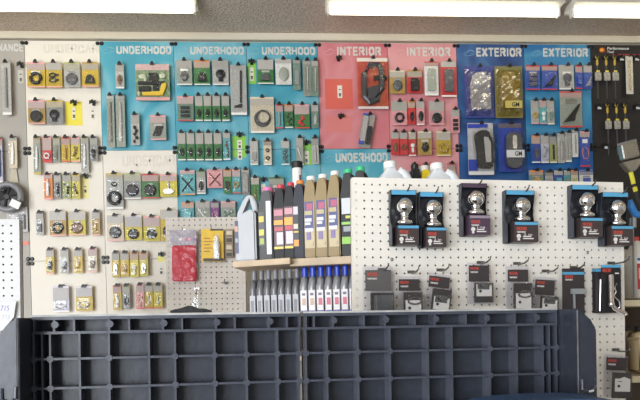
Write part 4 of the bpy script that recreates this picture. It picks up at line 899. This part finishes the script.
gl = [(.12, .68, .10, .92, (.52, .43, .24)), (.36, .68, .12, .86, (.06, .07, .22)), (.58, .66, .3, .8, (.45, .08, .16)), (.52, .57, .15, .75, (.5, .42, .22)), (.44, .48, .15, .7, (.72, .72, .74)), (.40, .43, .15, .6, (.72, .72, .74)), (.32, .36, .12, .8, (.7, .7, .75)), (.22, .31, .25, .6, (.2, .14, .36)), (.15, .19, .6, .8, (.5, .42, .25))]
for i, (px, yt, nm) in enumerate(((309, 177.2, 'left'), (321, 175.2, 'middle'), (333.5, 172, 'right'))):
    jug('oil_jug', f'gold oil jug with white cap, {nm} one of three', px, 12.2, yt, gold, WHITE, group=jg, labels=gl)
jug('oil_jug', 'charcoal oil jug with green cap beside the gold jugs', 347, 12, 170, mat((.018, .019, .021), .55), mat((.05, .55, .22), .4), group=jg,
    labels=[(.48, .66, .08, .9, (.6, .62, .66)), (.14, .22, .05, .95, (.25, .55, .05)), (.36, .39, .05, .95, (.3, .6, .1)), (.28, .34, .2, .8, (.3, .32, .33)), (.43, .46, .4, .8, (.6, .6, .1))])
# a white can standing behind on the jugs' shelf top, black lid
p = front(287.5)+back*.165
d = (p-EYE).dot(FWD); zt = (EYE+ray(287.5, 162.5)*d).z; rb = 5*d/F
t = thing('white_canister', 'white canister with black lid standing behind the red-capped jugs', 'canister', Matrix.Translation((p.x, p.y, ZS+.0008)))
hh = zt-ZS
part('body', WHITE, t, add_lathe, [(rb*.95, 0), (rb, .004), (rb, hh*.93), (rb*.96, hh*.94)], (0, 0, 0), 'z', 20, smooth=True); part('lid', BLACK, t, add_lathe, [(rb*1.14, hh*.935), (rb*1.16, hh*.99), (rb*1.08, hh)], (0, 0, 0), 'z', 20)
box('label', mat((.05, .05, .06), .4), t, rb*.35, rb*.75, -rb*.93, -rb*.6, hh*.70, hh*.86)

# quart bottles on the lower shelf
silver = mat((.42, .43, .46), .3, .35); bluecap = mat((.02, .06, .50), .35); greycap = mat((.20, .20, .22), .4)
silver1 = mat((.22, .22, .24), .35, .3); bg1 = 'silver quart bottles on the lower shelf'; bg2 = 'blue-capped quart bottles on the lower shelf'
def lowfront(px): q = front(px)+back*.02; return Vector((q.x, q.y, LZ))
for i, px in enumerate((249.5, 256.8, 264, 271.2, 278.4, 285.6, 293)):
    jug('quart_bottle', f'silver quart bottle with grey cap under the tan shelf, {ORD[i]} from left', px, 6.9, 271-i*.4, silver1, greycap, z0=LZ, dep=.08, base=lowfront(px), group=bg1, shape='quart',
        labels=[(.3, .70, .1, .9, (.42, .42, .46)), (.50, .64, .25, .7, (.16, .16, .19)), (.40, .47, .3, .6, (.2, .2, .22))])
for i, px in enumerate((301, 309.3, 317.6, 326, 334.2, 342.4, 350.6)):
    jug('quart_bottle', f'grey quart bottle with blue cap and white label, {ORD[i]} from left', px, 7.8, 265.3-i*.25, silver, bluecap, z0=LZ, dep=.08, base=lowfront(px), group=bg2, shape='quart',
        labels=[(.28, .73, .12, .92, (.80, .78, .80)), (.67, .70, .3, .75, (.15, .12, .2)), (.56, .64, .3, .8, (.62, .12, .2) if i > 1 else (.6, .4, .3)), (.46, .50, .15, .9, (.08, .05, .35))])

# shelving behind the end pegboard
rear = thing('rear_shelf', 'cream shelf unit behind and right of the end pegboard', 'shelf', END.mat.copy())
cream = mat((.60, .52, .34), .5)
zS2 = -.03
def rshelf(z):
    if z == zS2: box('shelf_board', cream, rear, .055, .21, .045, .222, z-.022, z, bw=.002); box('shelf_board', cream, rear, .212, .90, .045, .52, z-.022, z, bw=.002)
    else: box('shelf_board', cream, rear, .212, 1.6, .05, .52, z-.022, z, bw=.002)
zr1 = END.at(632, 300, -.06)[1]; zr2 = END.at(632, 376, -.06)[1]
for z in (zS2, zr1, zr2, zr2-.30): rshelf(z)
box('back_panel', mat((.10, .07, .05), .7), rear, .212, 1.6, .522, .53, -H-.2366+.02, zS2)
for x in (.212, 1.58): box('upright', cream, rear, x, x+.02, .53, .56, -H-.2366+.02, zS2)
box('base', mat((.2, .18, .16), .6), rear, .212, 1.6, .06, .52, -H-.2366+.022, -H-.2366+.14)
def rpos(px, py, dep): x, z = END.at(px, py, -dep); return x
def rjug(name, label, px, w_px, ytop, bodym, capm, zloc, dep, shape, labels=(), depth=.12, group=None):
    x = rpos(px, ytop+18, dep+depth/2); p = END.mat @ Vector((x, dep, zloc))
    return jug(name, label, px, w_px, ytop, bodym, capm, z0=p.z+.0, base=p, ang=.0515, shape=shape, labels=labels, dep=depth, group=group, dz=.008 if x > .6 else .004)
white_t = mat((.74, .78, .82), .3)
rjug('washer_jug', 'white gallon jug above the pegboard, left of two', 391.5, 42, 156.8, white_t, WHITE, zS2, .10, 'gallon', depth=.15)
rjug('washer_jug', 'white gallon jug above the pegboard, right of two', 438.3, 42, 158.5, white_t, WHITE, zS2, .10, 'gallon', depth=.15)
jug('oil_jug', 'charcoal jug with green cap peeking over the pegboard', 359.6, 12, 167.5, mat((.018, .019, .021), .55), mat((.05, .55, .22), .4), group=jg)
rjug('oil_jug', 'black jug between the white gallon jugs, over the pegboard', 412.5, 11, 165, dkgrey, BLACK, zS2, .28, 'oil', group=jg)
rjug('oil_jug', 'yellow jug between the white gallon jugs, over the pegboard', 422, 12, 166.5, mat((.80, .62, .02), .35), mat((.75, .74, .7), .4), zS2, .28, 'oil', group=jg)
rjug('cleaner_jug', 'white jug with red cap and red label at the right edge', 637, 18, 236, mat((.70, .66, .58), .35), mat((.65, .06, .05), .4), zr1, .10, 'gallon', labels=[(.14, .55, .02, .98, (.48, .04, .05)), (.30, .48, .1, .4, (.6, .45, .3))], depth=.09)
rjug('oil_bottle', 'dark red bottle behind the white jug at right edge', 627, 6, 258, mat((.22, .03, .04), .4), mat((.4, .35, .3), .4), zr1, .22, 'quart', labels=[(.2, .5, .1, .9, (.5, .2, .05))], depth=.08)
rjug('oil_bottle', 'tan bottle with black cap on the lower right shelf', 639, 13, 327, mat((.62, .47, .28), .4), BLACK, zr2, .10, 'quart', labels=[(.15, .6, .1, .8, (.16, .10, .08)), (.3, .4, .2, .7, (.5, .2, .1))], depth=.07)
rjug('oil_bottle', 'tan bottle with black cap half hidden by the pegboard', 626, 9, 327, mat((.52, .40, .26), .4), BLACK, zr2, .28, 'quart', depth=.07)
# squeegee and blue-handled brush standing at the right
xq, zq = END.at(636.5, 215, -.30); _, zq1 = END.at(628, 141, -.30); xt, _ = END.at(627.5, 141, -.30); xm, zm = END.at(629.5, 168, -.30)
xbot = END.at(664, 300, -.30)[0]
t = thing('squeegee', 'chrome headed squeegee with yellow handle at the right edge', 'squeegee', END.mat.copy())
hp = lambda px, py, q=-.289: (END.at(px, py, q)[0], -q, END.at(px, py, q)[1])
part('handle', mat((.03, .03, .03), .4), t, add_tube, [hp(629.3, 167), hp(632.2, 178), hp(637, 196), (xbot, .289, zr1+.009)], .006, 10)
part('grip', mat((.72, .66, .05), .4), t, add_tube, [hp(629.6, 168.5), hp(632.2, 178), hp(633.6, 184)], .0085, 10); part('grip', mat((.72, .66, .05), .4), t, add_tube, [hp(634.6, 187), hp(635.8, 191.5)], .0085, 10)
def wd(px): return END.at(px, 150, -.29)[0]
zz = lambda py: END.at(628, py, -.29)[1]
part('head', mat((.34, .33, .31), .22, .9), t, lambda bm: add_poly(bm, [(wd(618), zz(146)), (wd(634), zz(141)), (wd(637), zz(157)), (wd(621), zz(161))], .27, .30), bw=.004)
part('rubber_blade', mat((.2, .19, .18), .5), t, lambda bm: add_poly(bm, [(wd(617), zz(144.5)), (wd(634.5), zz(139.5)), (wd(635), zz(142)), (wd(617.5), zz(147))], .278, .29))
part('bracket', mat((.36, .35, .33), .22, .9), t, lambda bm: add_poly(bm, [(wd(619), zz(164)), (wd(638), zz(159)), (wd(637), zz(166)), (wd(632), zz(172)), (wd(627), zz(173))], .272, .298), bw=.003)
xb0, zb0 = END.at(629.5, 200, -.065); xb1, zb1 = END.at(636, 214, -.065)
t = thing('blue_brush', 'blue handled brush beside the rightmost hitch ball', 'brush', END.mat.copy())
part('handle', mat((.04, .22, .60), .35), t, add_tube, [(xb0, .065, zb0), (xb0+.006, .065, zb0-.022), (xb1-.004, .065, zb1), (xb1+.03, .065, zb1-.006)], [.009, .013, .013, .010], 10, smooth=True)
part('rod', mat((.25, .25, .26), .3, .8), t, add_tube, [(xb0+.012, .065, zb0-.03), (xb0+.012, .065, zr1+.009)], .0032, 8)
part('ferrule', STEEL, t, add_tube, [(xb0+.012, .065, zb0-.062), (xb0+.012, .065, zb0-.095)], .011, 10)

# ------------------------------------------------------------------ black ribbed plastic panels in the foreground
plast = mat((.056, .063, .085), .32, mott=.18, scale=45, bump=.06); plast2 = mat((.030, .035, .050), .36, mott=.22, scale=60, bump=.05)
RD = .034           # rib depth
ZB = -.50
def tx(px, py=350): return TR.at(px, py, 0)[0]
def tz(py, px): return TR.at(px, py, 0)[1]
YT = tz(315.6, 60)      # top edge
YR = YT - (tz(316, 60)-tz(333.2, 60))
PITCH = tz(359, 60)-tz(388.3, 60); Y1 = tz(359, 60)
hz = [Y1 - PITCH*k for k in range(0, 9)]; hz = [z for z in hz if z > YT-.5]
ZB = YT-.52
def ribbed(label, xe, verts, tops, bosses, side):
    t = thing('ribbed_plastic_panel', label, 'panel', TR.mat.copy())
    l, r = tx(xe[0]), tx(xe[1]); h = .0022
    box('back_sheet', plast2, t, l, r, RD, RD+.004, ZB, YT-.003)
    def rail(z, hh=.0024): box('rail', plast, t, l, r, 0, RD, z-hh, z+hh, bw=.0007)
    rail(YT-.005, .003); rail(YR, .0026)
    box('rim', mat((.46, .46, .45), .5, mott=.35, scale=30), t, l, r, -.001, RD+.004, YT-.002, YT+.0018, bw=.0006)  # pale grey paints the strong light on the dusty, faded top edge
    for z in hz: rail(z, .0022)
    rail(ZB+.002)
    for px in verts:
        x = tx(px); z1 = YR-.0026
        part('rib', plast, t, lambda bm: add_poly_x(bm, x, h, z1, ZB+.004), bw=0)
    for px in tops:
        x = tx(px, 325); part('rib', plast, t, lambda bm: add_poly_x(bm, x, .0024, YT-.006, YR+.0026))
    for px in bosses:
        x = tx(px, 325)
        part('boss', plast, t, add_lathe, [(.0068, -.0012), (.0068, RD)], (x, 0, (YT+YR)/2-.001), 'y', 10)
    for k, px in enumerate(verts):
        if k in BOSS_AT[side]:
            for z in hz: part('boss', plast, t, add_lathe, [(.0066, -.001), (.0066, RD*.9)], (tx(px), 0, z), 'y', 8)
    # the end wall standing forward of the ribs
    wp = .07
    if side == 'R': xs = [TR.at(578, 340, wp)[0], TR.at(597, 340, wp)[0]]; inner = tx(559.5)
    else: xs = [TR.at(18, 340, wp)[0], TR.at(-2, 340, wp)[0]]; inner = tx(32.5)
    sg = 1 if side == 'R' else -1
    a, b = xs; ww = abs(b-a)
    zt = TR.at(578, 308.3, wp)[1] if side == 'R' else TR.at(17, 317, wp)[1]
    pts = [(a, ZB), (b, ZB), (b, zt-ww*1.0), (a+sg*ww*.68, zt-ww*.55), (a+sg*ww*.22, zt-.004), (a, zt)]
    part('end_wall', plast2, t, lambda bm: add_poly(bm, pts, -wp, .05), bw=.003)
    part('lit_ridge', mat((.055, .06, .07), .5, mott=.5, scale=40), t, add_tube, [(a, -wp+.001, zt-.004), (a, -wp+.001, ZB+.01)], .0026, 6)  # light caught along the ridge, painted as a paler tube
    z_ = YT-.002
    j0, j1 = sorted((inner, a)); 
    if j1-j0 > .001: box('side_web', plast, t, j0 if side == 'R' else j0-.002, j1+.002 if side == 'R' else j1, .030, .05, ZB, z_-.006)
    if side == 'L': box('side_web', plast, t, j0, j1, RD-.01, RD+.004, z_-.008, z_)
    # hand slot near the bottom of the end wall
    cxs = (a+b)/2; zs = TR.at(586, 386, wp)[1] if side == 'R' else TR.at(9, 396, wp)[1]
    part('hand_slot', plast, t, lambda bm: add_tube(bm, [(cxs-ww*.36, -wp-.001, zs+.014), (cxs-ww*.34, -wp-.002, zs-.006), (cxs, -wp-.003, zs-.012), (cxs+ww*.34, -wp-.002, zs-.004), (cxs+ww*.36, -wp-.001, zs+.016)], .0035, 7))
    if side == 'R': part('slot_glint', mat((.6, .6, .6), .4), t, add_tube, [(cxs-ww*.05, -wp-.0045, zs-.011), (cxs+ww*.2, -wp-.0045, zs-.009)], .0024, 6)  # white glint on the slot, painted as a short pale tube
    return t
def add_poly_x(bm, x, h, z1, z0):
    """rib with moulding draft: thin at the front edge, thicker at the sheet"""
    pts = [(x-h*.8, 0), (x+h*.8, 0), (x+h*1.5, RD), (x-h*1.5, RD)]
    a = [bm.verts.new((px, y, z0)) for px, y in pts]; b = [bm.verts.new((px, y, z1)) for px, y in pts]
    bm.faces.new(a[::-1]); bm.faces.new(b)
    for i in range(4): bm.faces.new((a[i], a[(i+1) % 4], b[(i+1) % 4], b[i]))
BOSS_AT = {'L': (0, 2, 4, 6, 7, 8, 9, 10), 'R': (0, 1, 2, 3, 6, 8, 10)}
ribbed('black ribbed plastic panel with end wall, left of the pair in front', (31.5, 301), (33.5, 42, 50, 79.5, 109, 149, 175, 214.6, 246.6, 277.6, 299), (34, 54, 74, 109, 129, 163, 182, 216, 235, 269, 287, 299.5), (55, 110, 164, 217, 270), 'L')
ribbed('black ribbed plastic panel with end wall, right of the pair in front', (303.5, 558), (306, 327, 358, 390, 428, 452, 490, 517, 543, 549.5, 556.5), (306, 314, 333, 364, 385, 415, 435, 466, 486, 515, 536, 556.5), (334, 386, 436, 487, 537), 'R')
# table carrying them
tb = thing('display_table', 'low table under the black ribbed panels', 'table', TR.mat.copy())
box('table_top', mat((.2, .2, .21), .5), tb, tx(-40), tx(640), -.16, .2, ZB-.036, ZB-.001-.0)
fl = -(TR.o.z)
for x in (tx(-30), tx(625)):
    for y in (-.14, .17): box('leg', mat((.15, .15, .16), .5), tb, x, x+.035, y, y+.035-.01, fl+.016, ZB-.036)
# blue lid in front, only its rim shows
lx0, lx1 = TR.at(478, 397, .13)[0], TR.at(603, 397, .13)[0]; lz = TR.at(545, 395.8, .13)[1]
t = thing('blue_tub', 'blue plastic tub at the bottom edge in front of the panels', 'tub', TR.mat @ Matrix.Translation(((lx0+lx1)/2, -.135, lz)))
bw_ = (lx1-lx0)/2
bluem = mat((.035, .075, .17), .45, mott=.1, scale=20)
part('lid', bluem, t, lambda bm: add_poly(bm, [(bw_*1.02*math.cos(q), -.012+.012*math.sin(q)**.8 if math.sin(q) > 0 else -.014) for q in [math.pi*k/16 for k in range(17)]], -.05, .05), bw=.0015)
part('body', bluem, t, lambda bm: add_poly(bm, [(-bw_*.95, -.014), (bw_*.95, -.014), (bw_*.8, ZB-lz+.003), (-bw_*.8, ZB-lz+.003)], -.024, .045))
# dark rag lying over the top edge behind the left panel, paper tag at the far left
l, z_ = TR.at(171, 309, -.03); r, _ = TR.at(212, 309, -.03)
zt0 = YT+.0022
t = thing('black_rag', 'crumpled black rag lying on top of the left ribbed panel', 'rag', TR.mat @ Matrix.Translation(((l+r)/2, .018, zt0)))
def rag(bm):
    pts = [(-.5, .06), (-.38, .12), (-.22, .2), (-.06, .34), (.05, .30), (.16, .13), (.3, .16), (.42, .09), (.5, .05)]
    w_ = r-l; top = [(x*w_, .003+z*.034) for x, z in pts]
    add_poly(bm, [(-.5*w_, .0003)] + top[0:] + [(.5*w_, .0003)], -.010, .012)
part('cloth', mat((.012, .012, .013), .75, bump=.4, scale=60), t, rag, bw=.001)
pl, pz = TR.at(0, 306, .02)
t = thing('paper_tag', 'white paper with handwritten blue number at the left edge', 'tag', FAR.mat.copy())
c = [FAR.at(px, py, .012) for px, py in ((-6, 303.5), (16.2, 301), (14, 317), (3, 330), (-8, 336))]
part('paper', mat((.60, .61, .65), .5), t, add_poly, c, -.0135, -.012)
a = FAR.at(.8, 310.8, .0135); b = FAR.at(9.2, 305.6, .0135)
text('lettering', '715', mat((.10, .07, .40), .6), t, a[0], a[1], -.0135, b[1]-a[1], b[0]-a[0], bold=-.01, ext=.0004, shear=.15)
a = FAR.at(2, 319, .0135); b = FAR.at(9.5, 315, .0135)
text('lettering', '773', mat((.40, .40, .50), .6), t, a[0], a[1], -.0135, b[1]-a[1], b[0]-a[0], bold=-.015, ext=.0003)
a = FAR.at(17, 306, .014); b = FAR.at(20, 302, .014)
